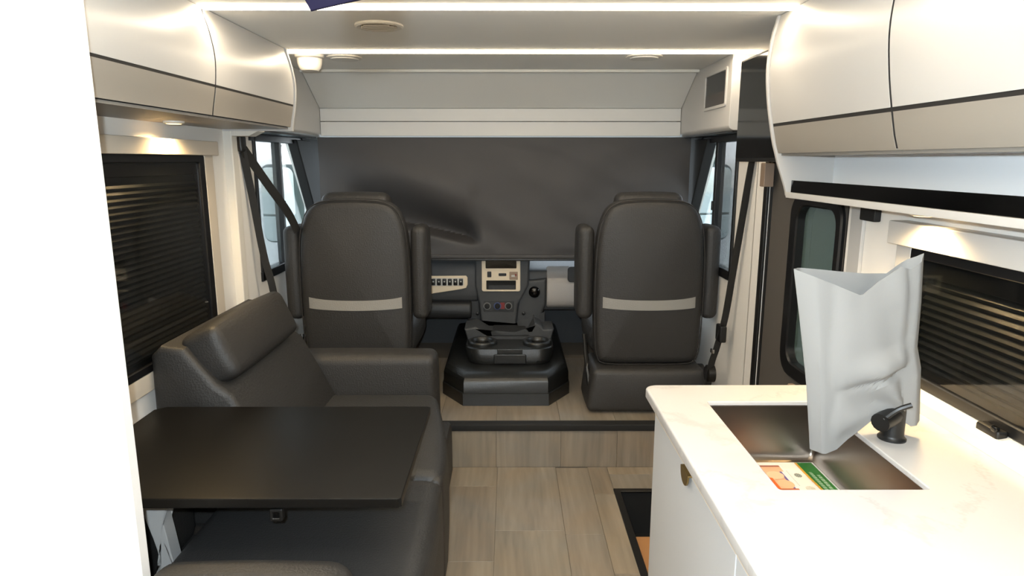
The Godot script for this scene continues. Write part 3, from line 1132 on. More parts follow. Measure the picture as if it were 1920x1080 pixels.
func brochure() -> void:
	var W := 220
	var Hh := 420
	var im := Image.create(W, Hh, false, Image.FORMAT_RGB8)
	im.fill(Color(0.96, 0.95, 0.93))
	# picture panel: orange shirts, warm skin shapes, violet edge
	var px := func(x: int, y: int, c: Color):
		if x >= 0 and y >= 0 and x < W and y < Hh: im.set_pixel(x, y, c)
	for y in range(40, 420):
		for x in range(6, 84):
			var c := Color(0.92, 0.72, 0.58)
			if y < 60: c = Color(0.66, 0.40, 0.33)
			elif y > 330: c = Color(0.76, 0.38, 0.20)
			elif x < 24 and y > 200: c = Color(0.93, 0.42, 0.15)
			var e1 := pow((x - 42) / 30.0, 2) + pow((y - 165) / 48.0, 2)
			var e2 := pow((x - 54) / 27.0, 2) + pow((y - 275) / 52.0, 2)
			if e1 < 1.0: c = Color(0.96, 0.80, 0.66)
			elif e2 < 1.0: c = Color(0.95, 0.76, 0.60)
			elif x > 66 and y > 120 and y < 330: c = Color(0.94, 0.92, 0.93) if x > 74 else Color(0.42, 0.36, 0.62)
			elif absf(e1 - e2) < 0.15: c = Color(0.66, 0.50, 0.38)
			px.call(x, y, c)
	# fine lines of print, a round badge and a fan-shaped mark
	for y in range(110, 300):
		if (y / 5) % 3 != 0:
			for x in range(94, 97): px.call(x, y, Color(0.72, 0.72, 0.72))
	for y in range(130, 210):
		for x in range(104, 140):
			var d := Vector2((x - 122) / 13.0, (y - 170) / 26.0).length()
			if d < 1.0: px.call(x, y, Color(0.45, 0.48, 0.46) if (x / 4 + y / 9) % 2 == 0 else Color(0.66, 0.68, 0.66))
	for y in range(290, 370):
		for x in range(104, 146):
			var d := Vector2((x - 124) / 16.0, (y - 330) / 30.0)
			if d.length() < 1.0 and int(d.angle() * 6) % 2 == 0: px.call(x, y, Color(0.70, 0.70, 0.64))
	# orange curve and green band with two lines of pale print
	for y in range(4, 420):
		var ox := 150 + int(8.0 * pow((y - 4) / 416.0, 2))
		for x in range(ox, ox + 9): px.call(x, y, Color(0.95, 0.70, 0.25))
		for x in range(ox + 9, 214): px.call(x, y, Color(0.22, 0.52, 0.22))
	for y in range(130, 412):
		if y % 24 < 19:
			for x in range(170, 182):
				if (x + y / 3) % 5 < 4: px.call(x, y, Color(0.76, 0.86, 0.70))
		if y > 165 and y % 31 < 25:
			for x in range(190, 202):
				if (x + y / 4) % 5 < 4: px.call(x, y, Color(0.76, 0.86, 0.70))
	var m := mat(Color(0.82, 0.82, 0.82), 0.4)
	m.albedo_texture = tex(im)
	var o := Vector3(0.7275, 0.7575, -1.533)
	var g := thing("brochure", o, "printed brochure with a photo panel and green edge lying in the sink", "brochure")
	var pm := PlaneMesh.new()
	pm.size = Vector2(0.158, 0.18)
	var q := obj("printed_face", pm, m, g)
	q.position = Vector3(0, 0.0034, 0)
	var b := MB.new()
	b.box(Vector3(0, 0.0018, 0), Vector3(0.1585, 0.003, 0.1805))
	obj("pages", b, M.white, g)

func faucet() -> void:
	var o := Vector3(0.882, 0.92, -1.417)
	var g := thing("faucet", o, "matte black galley faucet half hidden under a grey bag", "faucet")
	var b := MB.new()
	b.lathe([[0.030, 0.0], [0.030, 0.004], [0.027, 0.007], [0.024, 0.012], [0.0235, 0.07], [0.021, 0.085], [0.012, 0.092]], Vector3.ZERO)
	obj("base", b, M.faucet, g)
	b = MB.new()
	b.tube(curve([Vector3(0, 0.06, 0), Vector3(-0.025, 0.060, 0.022), Vector3(-0.056, 0.056, 0.042)]), 0.021, 14)
	b.tube(curve([Vector3(-0.050, 0.066, 0.046), Vector3(-0.028, 0.092, 0.056), Vector3(-0.004, 0.106, 0.064)]), 0.006, 8)
	obj("lever", b, M.faucet, g)
	b = MB.new()
	b.tube(curve([Vector3(0, 0.085, -0.006), Vector3(-0.004, 0.20, -0.006), Vector3(-0.03, 0.255, -0.002), Vector3(-0.085, 0.268, -0.004), Vector3(-0.135, 0.235, -0.006), Vector3(-0.145, 0.15, -0.008)], 8), 0.0105, 12)
	obj("spout", b, M.faucet, g)
	# cloth-like bag pulled over the spout: two panels, gathered below
	var fr := [Vector2(0.697, 0.893), Vector2(0.675, 1.048), Vector2(0.647, 1.198), Vector2(0.623, 1.317)]          # hanging edge, bottom to top
	var ba := [Vector2(0.952, 0.958), Vector2(0.940, 1.085), Vector2(0.924, 1.14), Vector2(0.921, 1.247), Vector2(0.914, 1.349)]
	var bot := [Vector2(0.697, 0.893), Vector2(0.722, 0.893), Vector2(0.746, 0.903), Vector2(0.786, 0.944), Vector2(0.825, 0.980), Vector2(0.85, 0.990), Vector2(0.88, 0.976), Vector2(0.915, 0.955), Vector2(0.952, 0.958)]
	var top_f := [Vector2(0.623, 1.317), Vector2(0.70, 1.288), Vector2(0.763, 1.262), Vector2(0.80, 1.292), Vector2(0.845, 1.325), Vector2(0.872, 1.318), Vector2(0.914, 1.349)]
	var top_b := [Vector2(0.623, 1.317), Vector2(0.68, 1.312), Vector2(0.74, 1.305), Vector2(0.80, 1.30), Vector2(0.85, 1.30), Vector2(0.914, 1.349)]
	var ev := func(c: Array, t: float) -> Vector2:
		var f := t * (c.size() - 1)
		var i := mini(int(f), c.size() - 2)
		return (c[i] as Vector2).lerp(c[i + 1], f - i)
	var nz := FastNoiseLite.new()
	nz.seed = 4
	nz.frequency = 7.0
	nz.fractal_octaves = 2
	var pos := func(s: float, t: float, top: Array, sign_: float) -> Vector3:
		var l: Vector2 = ev.call(fr, t)
		var r: Vector2 = ev.call(ba, t)
		var d: Vector2 = ev.call(bot, s)
		var u: Vector2 = ev.call(top, s)
		var p := l.lerp(r, s) + d.lerp(u, t) - (fr[0] as Vector2).lerp(ba[0], s).lerp((fr[3] as Vector2).lerp(ba[4], s), t)
		var e := minf(s, 1.0 - s)
		var belly := smoothstep(0.0, 0.28, e)
		var depth := (0.012 + 0.034 * belly) * (0.75 + 0.25 * sin(PI * clampf(t, 0, 1)))
		if e < 0.0001: depth = 0.0
		# gathers fan out from the neck by the faucet base
		var neck := Vector2(0.90, 0.985)
		var a := (p - neck).angle()
		var w := clampf(1.0 - (p - neck).length() / 0.28, 0.0, 1.0)
		depth += 0.015 * w * sin(a * 6.0 + 0.6) * smoothstep(0.0, 0.2, e) * smoothstep(0.0, 0.12, t)
		depth += 0.009 * nz.get_noise_3d(p.x * 0.9 + p.y * 0.3, p.y * 0.5 - p.x * 0.2, sign_) * belly
		# sharp diagonal tuck two thirds down
		var ln := p.y - (1.045 + 0.30 * (p.x - 0.72))
		depth += 0.016 * smoothstep(0.05, 0.0, absf(ln - 0.025)) * clampf((p.x - 0.70) / 0.15, 0, 1) * belly
		depth -= 0.014 * smoothstep(0.016, 0.0, absf(ln + 0.006)) * clampf((p.x - 0.70) / 0.15, 0, 1) * belly
		depth = maxf(depth, 0.030 * smoothstep(0.0, 0.09, e))
		return Vector3(p.x, p.y, -1.425 + sign_ * depth * 0.9 + 0.05 * (0.80 - p.x)) - o
	var bag := thing("faucet_bag", o, "crumpled pale grey fabric bag pulled over the galley faucet", "bag")
	b = MB.new()
	b.sheet(40, 48, func(u: float, v: float): return pos.call(u, v, top_f, 1.0), Vector3(0, 0, -0.0012))
	obj("front_panel", b, M.bag, bag)
	b = MB.new()
	b.sheet(30, 36, func(u: float, v: float): return pos.call(u, v, top_b, -1.0), Vector3(0, 0, -0.0012))
	obj("back_panel", b, M.bag, bag)

func build_sofa_table() -> void:
	var g := thing("sofa", Vector3(-0.75, 0, -2.25), "dark grey leather sofa with a reclined headrest and arms, facing the aisle", "sofa")
	var o := g.position
	var b := mb(o)
	b.rspan(-1.22, -0.285, 0.002, 0.285, -3.08, -1.40, 0.03)
	obj("base", b, M.leather, g)
	# seat cushions with a bulging front
	var sh := func(z: float) -> float: return 0.105 * pow(clampf((-z - 2.2) / 0.72, 0.0, 1.0), 1.4)
	for q in [[-2.93, -2.105], [-2.10, -1.445]]:
		b = mb(o)
		var cz: float = (q[0] + q[1]) / 2
		b.pillow(Vector3(-0.585, 0.37, cz), Vector3(0.70, 0.225, q[1] - q[0]), 0.05, Vector3(0.012, 0.012, 0.0), func(p: Vector3) -> Vector3:
			return p - Vector3(sh.call(p.z + cz) * (p.x / 0.7 + 0.5), 0, 0))
		obj("seat_cushion", b, M.leather_seat, g)
		b = mb(o)
		b.pillow(Vector3(-0.262, 0.255, cz), Vector3(0.06, 0.42, q[1] - q[0]), 0.028, Vector3(0.012, 0, 0.0), func(p: Vector3) -> Vector3:
			return p - Vector3(sh.call(p.z + cz), 0, 0))
		obj("front_panel", b, M.leather, g)
	# reclined back of the seat nearest the cab
	b = mb(o)
	b.slab(pts([-1.225, 0.27, -1.215, 0.90, -1.18, 0.935, -1.10, 0.925, -1.0, 0.80, -0.95, 0.76, -0.80, 0.46, -0.80, 0.27]), Vector3(0, 0, -2.93), Vector3.RIGHT, Vector3.UP, Vector3.BACK, 0.80, 0.025, 0.0, 0.012)
	obj("backrest", b, M.leather, g)
	b = mb()
	b.xf = Transform3D(Basis(Vector3.BACK, deg_to_rad(24)), Vector3(-1.035, 0.880, -2.50) - o)
	b.pillow(Vector3.ZERO, Vector3(0.15, 0.20, 0.66), 0.034, Vector3(0.014, 0.01, 0.010))
	var hr := obj("headrest", b, M.leather, g)
	b = mb()
	b.xf = Transform3D(Basis(Vector3.BACK, deg_to_rad(24)), Vector3(-1.035, 0.880, -2.50) - o)
	var ring := PackedVector3Array()
	for p in rr(-0.318, 0.318, -0.088, 0.088, 0.03, 6): ring.append(Vector3(0.0665, p.y, p.x))
	ring.append(ring[0])
	b.tube(ring, 0.0025, 6)
	obj("piping", b, M.stitch, hr)
	# folded back of the near seat, under the table
	b = mb(o)
	b.rspan(-1.22, -1.075, 0.27, 0.66, -2.09, -1.44, 0.05, 4)
	obj("backrest", b, M.leather, g)
	# arms
	b = mb(o)
	b.pillow(Vector3(-0.775, 0.33, -3.025), Vector3(0.86, 0.65, 0.17), 0.045, Vector3(0.005, 0.006, 0.012))
	obj("arm", b, M.leather, g)
	b = mb(o)
	b.pillow(Vector3(-0.60, 0.315, -1.35), Vector3(0.475, 0.62, 0.16), 0.06, Vector3(0.01, 0.012, 0.01))
	obj("arm", b, M.leather, g)
	b = mb(o)
	b.rbox(Vector3(-0.845, 0.487, -2.89), Vector3(0.03, 0.012, 0.022), 0.004)
	obj("recline_tab", b, M.black, g)
	# table
	g = thing("dining_table", Vector3(-0.72, 0.28, -1.78), "black laminate dining table over the sofa seat", "table")
	o = g.position
	b = mb(o)
	b.slab(pts([-1.178, -1.49, -1.178, -2.06, -1.15, -2.088, -0.272, -2.088, -0.265, -2.081, -0.265, -1.482, -0.272, -1.475, -1.165, -1.475]), Vector3(0, 0.714, 0), Vector3.RIGHT, Vector3.BACK, Vector3.UP, 0.026, 0.003)
	obj("tabletop", b, M.table, g)
	b = mb(o)
	b.rspan(-1.08, -0.30, 0.692, 0.7135, -2.05, -1.53, 0.004)
	obj("under_frame", b, M.table_edge, g)
	b = mb(o)
	frame(b, [-0.594, -0.562, 0.672, 0.704, 0.004], [-0.586, -0.570, 0.680, 0.696, 0.002], "xy", -1.505, -1.487, 0.002)
	obj("latch", b, M.black, g)
	b = mb(o)
	b.slab(smooth2([-1.09, 0.712, -1.055, 0.56, -1.025, 0.44, -1.022, 0.36, -1.05, 0.29, -0.955, 0.29, -0.975, 0.36, -0.992, 0.48, -0.998, 0.545, -0.975, 0.60, -0.95, 0.712], 3), Vector3(0, 0, -1.78), Vector3.RIGHT, Vector3.UP, Vector3.BACK, 0.05, 0.002)
	obj("leg", b, M.white, g)

func build_seats() -> void:
	var out := smooth2([-0.285, 0.62, -0.290, 0.80, -0.289, 1.0, -0.283, 1.12, -0.268, 1.22, -0.232, 1.305, -0.17, 1.345, -0.06, 1.357, 0.06, 1.357, 0.17, 1.345, 0.232, 1.305, 0.268, 1.22, 0.283, 1.12, 0.289, 1.0, 0.290, 0.80, 0.285, 0.62, 0.272, 0.52, 0.225, 0.475, 0.0, 0.47, -0.225, 0.475, -0.272, 0.52], 3)
	var first: Node3D = null
	for s in [0, 1]:
		var x: float = [-0.808, 0.735][s]
		var label: String = ["grey leather driver captain seat behind the steering wheel", "grey leather passenger captain seat in front of the galley counter"][s]
		if s == 0:
			first = thing("captain_seat", Vector3(x, CABF, -3.45), label, "seat", "captain seats in the cab")
			var g := first
			var o := Vector3(0, CABF, -3.45)
			var b := mb(o)
			b.slab(out, Vector3(0, 0, -3.49), Vector3.RIGHT, Vector3.UP, Vector3.BACK, 0.12, 0.05, 0.02, 0.022, 5)
			var br := obj("backrest", b, M.leather, g)
			# pale band that sags across the back
			b = mb(o)
			b.sheet(24, 4, func(u: float, v: float):
				var xx := lerpf(-0.272, 0.272, u)
				var sag := 0.012 * (1.0 - pow(xx / 0.272, 2))
				var zz := -3.37 + 0.022 * (1.0 - minf(1.0, pow(absf(xx) / 0.30, 2) + 0.12)) + 0.005
				zz -= 0.024 * pow(absf(xx) / 0.272, 8)
				return Vector3(xx, lerpf(0.790, 0.843, v) - sag + 0.012 * pow(absf(xx) / 0.272, 6) * v, zz), Vector3(0, 0, -0.03))
			obj("accent_band", b, M.stripe, br)
			b = mb(o)
			var pip := PackedVector3Array()
			for p in out: pip.append(Vector3(p.x * 0.982, 0.9 + (p.y - 0.9) * 0.985, -3.378))
			pip.append(pip[0])
			b.tube(pip, 0.003, 5)
			obj("piping", b, M.stitch, br)
			# headrest lip on the front side
			b = mb(o)
			b.pillow(Vector3(0, 1.30, -3.50), Vector3(0.36, 0.165, 0.13), 0.045, Vector3(0.0, 0.006, 0.01))
			obj("headrest", b, M.leather, g)
			# folded-up arms
			for k in [-1.0, 1.0]:
				b = mb(o)
				b.pillow(Vector3(0.333 * k, 0.965, -3.50), Vector3(0.084, 0.495, 0.20), 0.034, Vector3(0.006, 0.003, 0.004))
				obj("armrest", b, M.leather, g)
			b = mb(o)
			b.pillow(Vector3(0, 0.58, -3.72), Vector3(0.58, 0.17, 0.50), 0.06, Vector3(0.01, 0.02, 0.01))
			obj("seat_cushion", b, M.leather, g)
			b = mb(o)
			b.pillow(Vector3(0, 0.355, -3.46), Vector3(0.62, 0.232, 0.34), 0.03, Vector3(0.01, 0.0, 0.012), func(p: Vector3) -> Vector3:
				return Vector3(p.x * (1.0 + 0.10 * (0.5 - (p.y + 0.116) / 0.232)), p.y, p.z + 0.012 * (0.5 - (p.y + 0.116) / 0.232)))
			obj("skirt", b, M.leather, g)
			b = mb(o)
			b.span(-0.22, 0.22, CABF + 0.001, 0.49, -3.86, -3.62)
			obj("pedestal", b, M.blackmatte, g)
			b = mb(o)
			b.tube(curve([Vector3(-0.305, 0.36, -3.36), Vector3(-0.318, 0.50, -3.43), Vector3(-0.325, 0.62, -3.47)]), 0.012, 8)
			obj("recline_lever", b, M.black, g)
			b = mb(o)
			b.lathe([[0.035, 0.0], [0.035, 0.03], [0.028, 0.036]], Vector3(0.285, 0.43, -3.42), Vector3.RIGHT)
			obj("knob", b, M.black, g)
		else:
			var g := first.duplicate()
			g.name = numbered("captain_seat")
			add_child(g)
			g.position = Vector3(x, CABF, -3.45)
			g.set_meta("label", label)
	# seat belts
	belt("driver", [Vector3(-1.236, 1.60, -3.11), Vector3(-1.22, 1.36, -3.15), Vector3(-1.20, 1.10, -3.18), Vector3(-1.175, 0.90, -3.21), Vector3(-1.15, 0.45, -3.26), Vector3(-1.14, 0.26, -3.28)], [Vector3(-1.233, 1.60, -3.115), Vector3(-1.18, 1.44, -3.24), Vector3(-1.125, 1.29, -3.35), Vector3(-1.095, 1.19, -3.385)], Vector3(-1.237, 1.625, -3.11), "black driver seat belt hanging from its anchor beside the cab window")
	belt("passenger", [Vector3(1.106, 1.60, -3.02), Vector3(1.10, 1.42, -3.06), Vector3(1.092, 1.20, -3.10), Vector3(1.085, 1.00, -3.14), Vector3(1.072, 0.78, -3.17), Vector3(1.05, 0.62, -3.20), Vector3(1.03, 0.50, -3.22), Vector3(1.02, 0.26, -3.24)], [], Vector3(1.108, 1.625, -3.02), "black passenger seat belt running down beside the entry door post")

func belt(who: String, a: Array, c: Array, anchor: Vector3, label: String) -> void:
	var g := thing("seat_belt", anchor, label, "seat belt")
	var b := mb(anchor)
	b.tube(curve(a), 0.0022, 4, Vector3(0.55, 0, 0.8), 0.034 if who == "driver" else 0.05)
	obj("strap", b, M.belt, g)
	if c.size() > 0:
		b = mb(anchor)
		b.tube(curve(c), 0.0022, 4, Vector3(1, 0, 0.4), 0.05)
		obj("strap", b, M.belt, g)
	b = mb(anchor)
	b.rbox(anchor, Vector3(0.024, 0.075, 0.058), 0.01)
	obj("anchor_cover", b, M.black, g)
	if who == "passenger":
		b = mb(anchor)
		b.rbox(Vector3(1.062, 0.70, -3.185), Vector3(0.035, 0.085, 0.075), 0.008)
		obj("buckle", b, M.black, g)
		b = mb(anchor)
		b.lathe([[0.045, -0.02], [0.045, 0.015], [0.036, 0.022]], Vector3(1.035, 0.47, -3.24), Vector3.LEFT)
		obj("retractor", b, M.black, g)
		b = mb(anchor)
		b.rbox(Vector3(1.025, 0.605, -3.19), Vector3(0.014, 0.022, 0.03), 0.004)
		obj("tongue", b, M.chrome, g)
	else:
		b = mb(anchor)
		b.rbox(Vector3(-1.165, 0.82, -3.22), Vector3(0.035, 0.10, 0.08), 0.01)
		obj("retractor", b, M.black, g)

func build_dash() -> void:
	var g := thing("dashboard", Vector3(-0.05, 0.55, -4.3), "dark grey moulded dashboard with champagne switch panel and radio surround", "dashboard")
	var o := g.position
	var b := mb(o)
	# driver half
	b.slab(smooth2([-4.66, 0.56, -4.66, 0.95, -4.30, 0.955, -4.12, 0.94, -4.075, 0.885, -4.06, 0.78, -4.065, 0.69, -4.10, 0.66, -4.10, 0.60, -4.14, 0.55], 3), Vector3(-1.20, 0, 0), Vector3.BACK, Vector3.UP, Vector3.RIGHT, 1.0, 0.01)
	obj("driver_fascia", b, M.dash, g)
	b = mb(o)
	b.slab(smooth2([-4.12, 0.555, -4.40, 0.55, -4.40, 0.68, -4.10, 0.675, -4.045, 0.645, -4.05, 0.58], 3), Vector3(-1.10, 0, 0), Vector3.BACK, Vector3.UP, Vector3.RIGHT, 0.86, 0.015)
	obj("knee_bolster", b, M.dash_dark, g)
	# centre stack
	b = mb(o)
	b.slab(pts([-0.215, 0.985, -0.215, 0.78, -0.19, 0.66, -0.175, 0.505, 0.04, 0.505, 0.055, 0.66, 0.12, 0.78, 0.13, 0.985]), Vector3(0, 0, -4.55), Vector3.RIGHT, Vector3.UP, Vector3.BACK, 0.52, 0.015)
	obj("centre_stack", b, M.dash, g)
	b = mb(o)
	b.slab(pts([0.055, 0.80, 0.235, 0.82, 0.235, 0.66, 0.20, 0.56, 0.175, 0.505, 0.03, 0.505, 0.045, 0.62]), Vector3(0, 0, -4.55), Vector3.RIGHT, Vector3.UP, Vector3.BACK, 0.48, 0.02)
	obj("stack_wing", b, M.dash, g)
	b = mb(o)
	b.slab(pts([-0.30, 0.68, -0.19, 0.70, -0.17, 0.505, -0.26, 0.505]), Vector3(0, 0, -4.55), Vector3.RIGHT, Vector3.UP, Vector3.BACK, 0.46, 0.02)
	obj("stack_wing", b, M.dash_dark, g)
	# passenger half: low top, pale glove box
	b = mb(o)
	b.slab(smooth2([-4.66, 0.60, -4.66, 0.93, -4.40, 0.90, -4.16, 0.875, -4.10, 0.83, -4.10, 0.66, -4.16, 0.60], 3), Vector3(0.12, 0, 0), Vector3.BACK, Vector3.UP, Vector3.RIGHT, 0.98, 0.01)
	obj("passenger_fascia", b, M.dash, g)
	b = mb(o)
	b.slab(smooth2([-4.14, 0.635, -4.10, 0.625, -4.045, 0.66, -4.04, 0.74, -4.065, 0.82, -4.12, 0.868, -4.15, 0.868, -4.15, 0.64], 3), Vector3(0.235, 0, 0), Vector3.BACK, Vector3.UP, Vector3.RIGHT, 0.72, 0.012)
	obj("glove_box", b, M.glove, g)
	# handle latch cover at the glove box
	b = mb(o)
	b.slab(rr(0.365, 0.50, 0.80, 0.90, 0.02), Vector3(0, 0, -4.06), Vector3.RIGHT, Vector3.UP, Vector3.BACK, 0.02, 0.006)
	obj("latch_cover", b, M.dash_dark, g)
	# round knob
	b = mb(o)
	b.lathe([[0.036, 0.0], [0.036, 0.014], [0.028, 0.022], [0.028, 0.03], [0.02, 0.036]], Vector3(0.158, 0.735, -4.07), Vector3.BACK)
	obj("round_vent", b, M.gloss, g)
	for q in [[-0.205, 0.59, -4.085], [0.09, 0.595, -4.068]]:
		b = mb(o)
		b.lathe([[0.011, 0.0], [0.011, 0.004], [0.008, 0.006]], Vector3(q[0], q[1], q[2]), Vector3.BACK, 14)
		obj("plug", b, M.black, g)
	# switch panel
	var z := -4.058
	b = mb(o)
	b.slab(pts([-0.52, 0.84, -0.52, 0.722, -0.30, 0.756, -0.272, 0.764, -0.262, 0.785, -0.262, 0.83, -0.272, 0.842]), Vector3(0, 0, z), Vector3.RIGHT, Vector3.UP, Vector3.BACK, 0.014, 0.004)
	var sp := obj("switch_panel", b, M.champagne, g)
	b = mb(o)
	b.slab(rr(-0.492, -0.287, 0.779, 0.827, 0.006), Vector3(0, 0, z + 0.012), Vector3.RIGHT, Vector3.UP, Vector3.BACK, 0.004, 0.001)
	obj("switch_bezel", b, M.greyprint, sp)
	for i in 6:
		b = mb(o)
		var cx := -0.476 + i * 0.0345
		b.slab(rr(cx - 0.012, cx + 0.012, 0.782, 0.824, 0.005), Vector3(0, 0, z + 0.014), Vector3.RIGHT, Vector3.UP, Vector3.BACK, 0.008, 0.002, 0.0, 0.002)
		var sw := obj("rocker_switch", b, M.black, sp)
		b = mb(o)
		b.box(Vector3(cx, 0.806, z + 0.0245), Vector3(0.010, 0.006, 0.001))
		obj("switch_mark", b, M.greyprint, sw)
	# radio surround
	b = mb(o)
	var zr := -4.032
	frame(b, [-0.172, 0.068, 0.746, 0.985, 0.012], [-0.144, 0.040, 0.757, 0.815, 0.004], "xy", zr, zr + 0.014, 0.003)
	var rs := obj("radio_surround", b, M.champagne, g)
	b = mb(o)
	b.span(-0.146, 0.042, 0.755, 0.817, zr + 0.0005, zr + 0.002)
	obj("pocket", b, M.blackmatte, rs)
	b = mb(o)
	b.span(-0.13, 0.035, 0.757, 0.785, zr + 0.002, zr + 0.006)
	obj("pocket_shelf", b, M.dash_dark, rs)
	b = mb(o)
	b.slab(rr(-0.148, 0.044, 0.893, 0.99, 0.005), Vector3(0, 0, zr + 0.010), Vector3.RIGHT, Vector3.UP, Vector3.BACK, 0.007, 0.002)
	obj("radio", b, M.gloss, rs)
	for q in [[-0.138, 0.838, 0.026, 0.036, "black"], [-0.067, 0.846, 0.048, 0.017, "black"]]:
		b = mb(o)
		b.slab(rr(q[0], q[0] + q[2], q[1], q[1] + q[3], 0.004), Vector3(0, 0, zr + 0.013), Vector3.RIGHT, Vector3.UP, Vector3.BACK, 0.006, 0.0015)
		obj("button", b, M.black, rs)
	b = mb(o)
	b.slab(rr(0.0, 0.052, 0.822, 0.872, 0.003), Vector3(0, 0, zr + 0.013), Vector3.RIGHT, Vector3.UP, Vector3.BACK, 0.004, 0.001)
	var wl := obj("warning_label", b, M.tan, rs)
	b = mb(o)
	b.span(0.012, 0.034, 0.840, 0.852, zr + 0.017, zr + 0.0175)
	obj("label_print", b, M.greyprint, wl)
	b = mb(o)
	b.span(0.034, 0.044, 0.846, 0.858, zr + 0.017, zr + 0.0175)
	obj("label_print", b, M.redprint, wl)
	# heater controls
	b = mb(o)
	b.slab(rr(-0.162, 0.028, 0.616, 0.684, 0.006), Vector3(0, 0, zr), Vector3.RIGHT, Vector3.UP, Vector3.BACK, 0.006, 0.002)
	var hc := obj("heater_panel", b, M.dash_dark, g)
	for i in 3:
		var cx: float = [-0.140, -0.075, -0.006][i]
		b = mb(o)
		b.lathe([[0.0235, 0.0], [0.0235, 0.002], [0.020, 0.002]], Vector3(cx, 0.652, zr + 0.005), Vector3.BACK, 22)
		obj("dial_ring", b, [M.dialprint, M.blueprint, M.dialprint][i], hc)
		b = mb(o)
		b.lathe([[0.0175, 0.0], [0.016, 0.012], [0.012, 0.014]], Vector3(cx, 0.652, zr + 0.006), Vector3.BACK, 20)
		b.box(Vector3(cx, 0.652, zr + 0.022), Vector3(0.005, 0.026, 0.006))
		obj("knob", b, M.blackmatte, hc)
	b = mb(o)
	b.slab(rr(-0.058, -0.030, 0.633, 0.674, 0.004), Vector3(0, 0, zr + 0.005), Vector3.RIGHT, Vector3.UP, Vector3.BACK, 0.0015, 0.0005)
	obj("heat_mark", b, M.redprint, hc)
	# steering wheel, behind the driver seat
	g = thing("steering_wheel", Vector3(-0.80, 0.93, -3.98), "black steering wheel ahead of the driver seat", "steering wheel")
	b = MB.new()
	b.xf = Transform3D(Basis(Vector3.RIGHT, deg_to_rad(-35)), Vector3.ZERO)
	var l := PackedVector3Array()
	for k in 41: l.append(Vector3(0.2 * cos(TAU * k / 40), 0.2 * sin(TAU * k / 40), 0))
	b.tube(l, 0.014, 10)
	obj("rim", b, M.black, g)
	b = MB.new()
	b.xf = Transform3D(Basis(Vector3.RIGHT, deg_to_rad(-35)), Vector3.ZERO)
	b.rbox(Vector3(0, 0, -0.01), Vector3(0.39, 0.035, 0.02), 0.008)
	b.rbox(Vector3(0, -0.09, -0.01), Vector3(0.035, 0.2, 0.02), 0.008)
	b.rbox(Vector3(0, 0, 0.0), Vector3(0.14, 0.11, 0.05), 0.02)
	obj("spokes", b, M.dash_dark, g)
	b = MB.new()
	b.xf = Transform3D(Basis(Vector3.RIGHT, deg_to_rad(-35)), Vector3.ZERO)
	b.lathe([[0.035, -0.03], [0.04, -0.09]], Vector3.ZERO, Vector3.BACK)
	obj("column", b, M.dash_dark, g)
	# instrument hood
	# engine cover
	g = thing("engine_cover", Vector3(0, CABF, -3.8), "black moulded engine cover on the cab floor between the seats", "engine cover")
	o = g.position
	b = mb(o)
	var oct := func(s: float, y: float, zf_: float) -> PackedVector3Array:
		var a := PackedVector3Array()
		for p in [[-0.255 * s, zf_], [0.215 * s, zf_], [0.345 * s, zf_ - 0.20], [0.345 * s, -4.6], [-0.385 * s, -4.6], [-0.385 * s, zf_ - 0.20]]: a.append(Vector3(p[0], y, p[1]))
		return a
	b.loft([oct.call(1.0, CABF + 0.001, -3.405), oct.call(1.0, 0.295, -3.415), oct.call(0.985, 0.297, -3.422), oct.call(0.985, 0.355, -3.43), oct.call(0.97, 0.375, -3.445), oct.call(0.94, 0.392, -3.475), oct.call(0.90, 0.398, -3.51), oct.call(0.70, 0.405, -3.62)])
	obj("shell", b, M.engine, g)
	# cup holder console
	g = thing("cup_holder_console", Vector3(0, 0.40, -3.78), "black console with two round cup holders on the engine cover", "console")
	o = g.position
	b = mb(o)
	var con := func(s: float, y: float, zf_: float) -> PackedVector3Array:
		return up(rr(-0.255 * s, 0.255 * s, -4.10, zf_, [0.09, 0.09, 0.02, 0.02], 6), "xz", y)
	b.loft([con.call(0.93, 0.4055, -3.60), con.call(0.97, 0.43, -3.59), con.call(1.0, 0.47, -3.60), con.call(1.0, 0.492, -3.605), con.call(0.985, 0.498, -3.613)])
	obj("body", b, M.engine, g)
	b = mb(o)
	b.rspan(-0.09, 0.095, 0.412, 0.468, -3.598, -3.585, 0.006)
	b.rspan(-0.07, 0.075, 0.468, 0.499, -3.598, -3.588, 0.004)
	obj("front_lip", b, M.engine, g)
	for cx in [-0.158, 0.162]:
		b = mb(o)
		b.lathe([[0.086, 0.495], [0.086, 0.512], [0.080, 0.520], [0.068, 0.520], [0.060, 0.512], [0.057, 0.499]], Vector3(cx, 0, -3.71), Vector3.UP, 32, false, false)
		var ch := obj("cup_holder", b, M.engine, g)
		b = mb(o)
		b.lathe([[0.0595, 0.4985], [0.0595, 0.5005]], Vector3(cx, 0, -3.71))
		obj("cup_floor", b, M.gloss, ch)
	b = mb(o)
	b.slab(pts([-0.25, 0.49, -0.27, 0.56, -0.20, 0.575, -0.13, 0.53, 0.115, 0.53, 0.15, 0.60, 0.19, 0.58, 0.205, 0.56, 0.265, 0.56, 0.25, 0.49]), Vector3(0, 0, -4.02), Vector3.RIGHT, Vector3.UP, Vector3.BACK, 0.22, 0.012)
	obj("tray_back", b, M.dash, g)
	b = mb(o)
	b.slab(rr(-0.10, 0.10, -4.0, -3.83, 0.01), Vector3(0, 0.532, 0), Vector3.RIGHT, Vector3.BACK, Vector3.UP, 0.004, 0.001)
	obj("tray", b, M.dash_dark, g)
	# net pocket
	b = mb(o)
	b.sheet(10, 6, func(u: float, v: float): return Vector3(0.05 + 0.17 * u, 0.49 + 0.06 * u + v * 0.075, -3.985 + 0.02 * sin(PI * u)), Vector3(0, 0, -0.002))
	obj("pocket", b, M.dash, g)

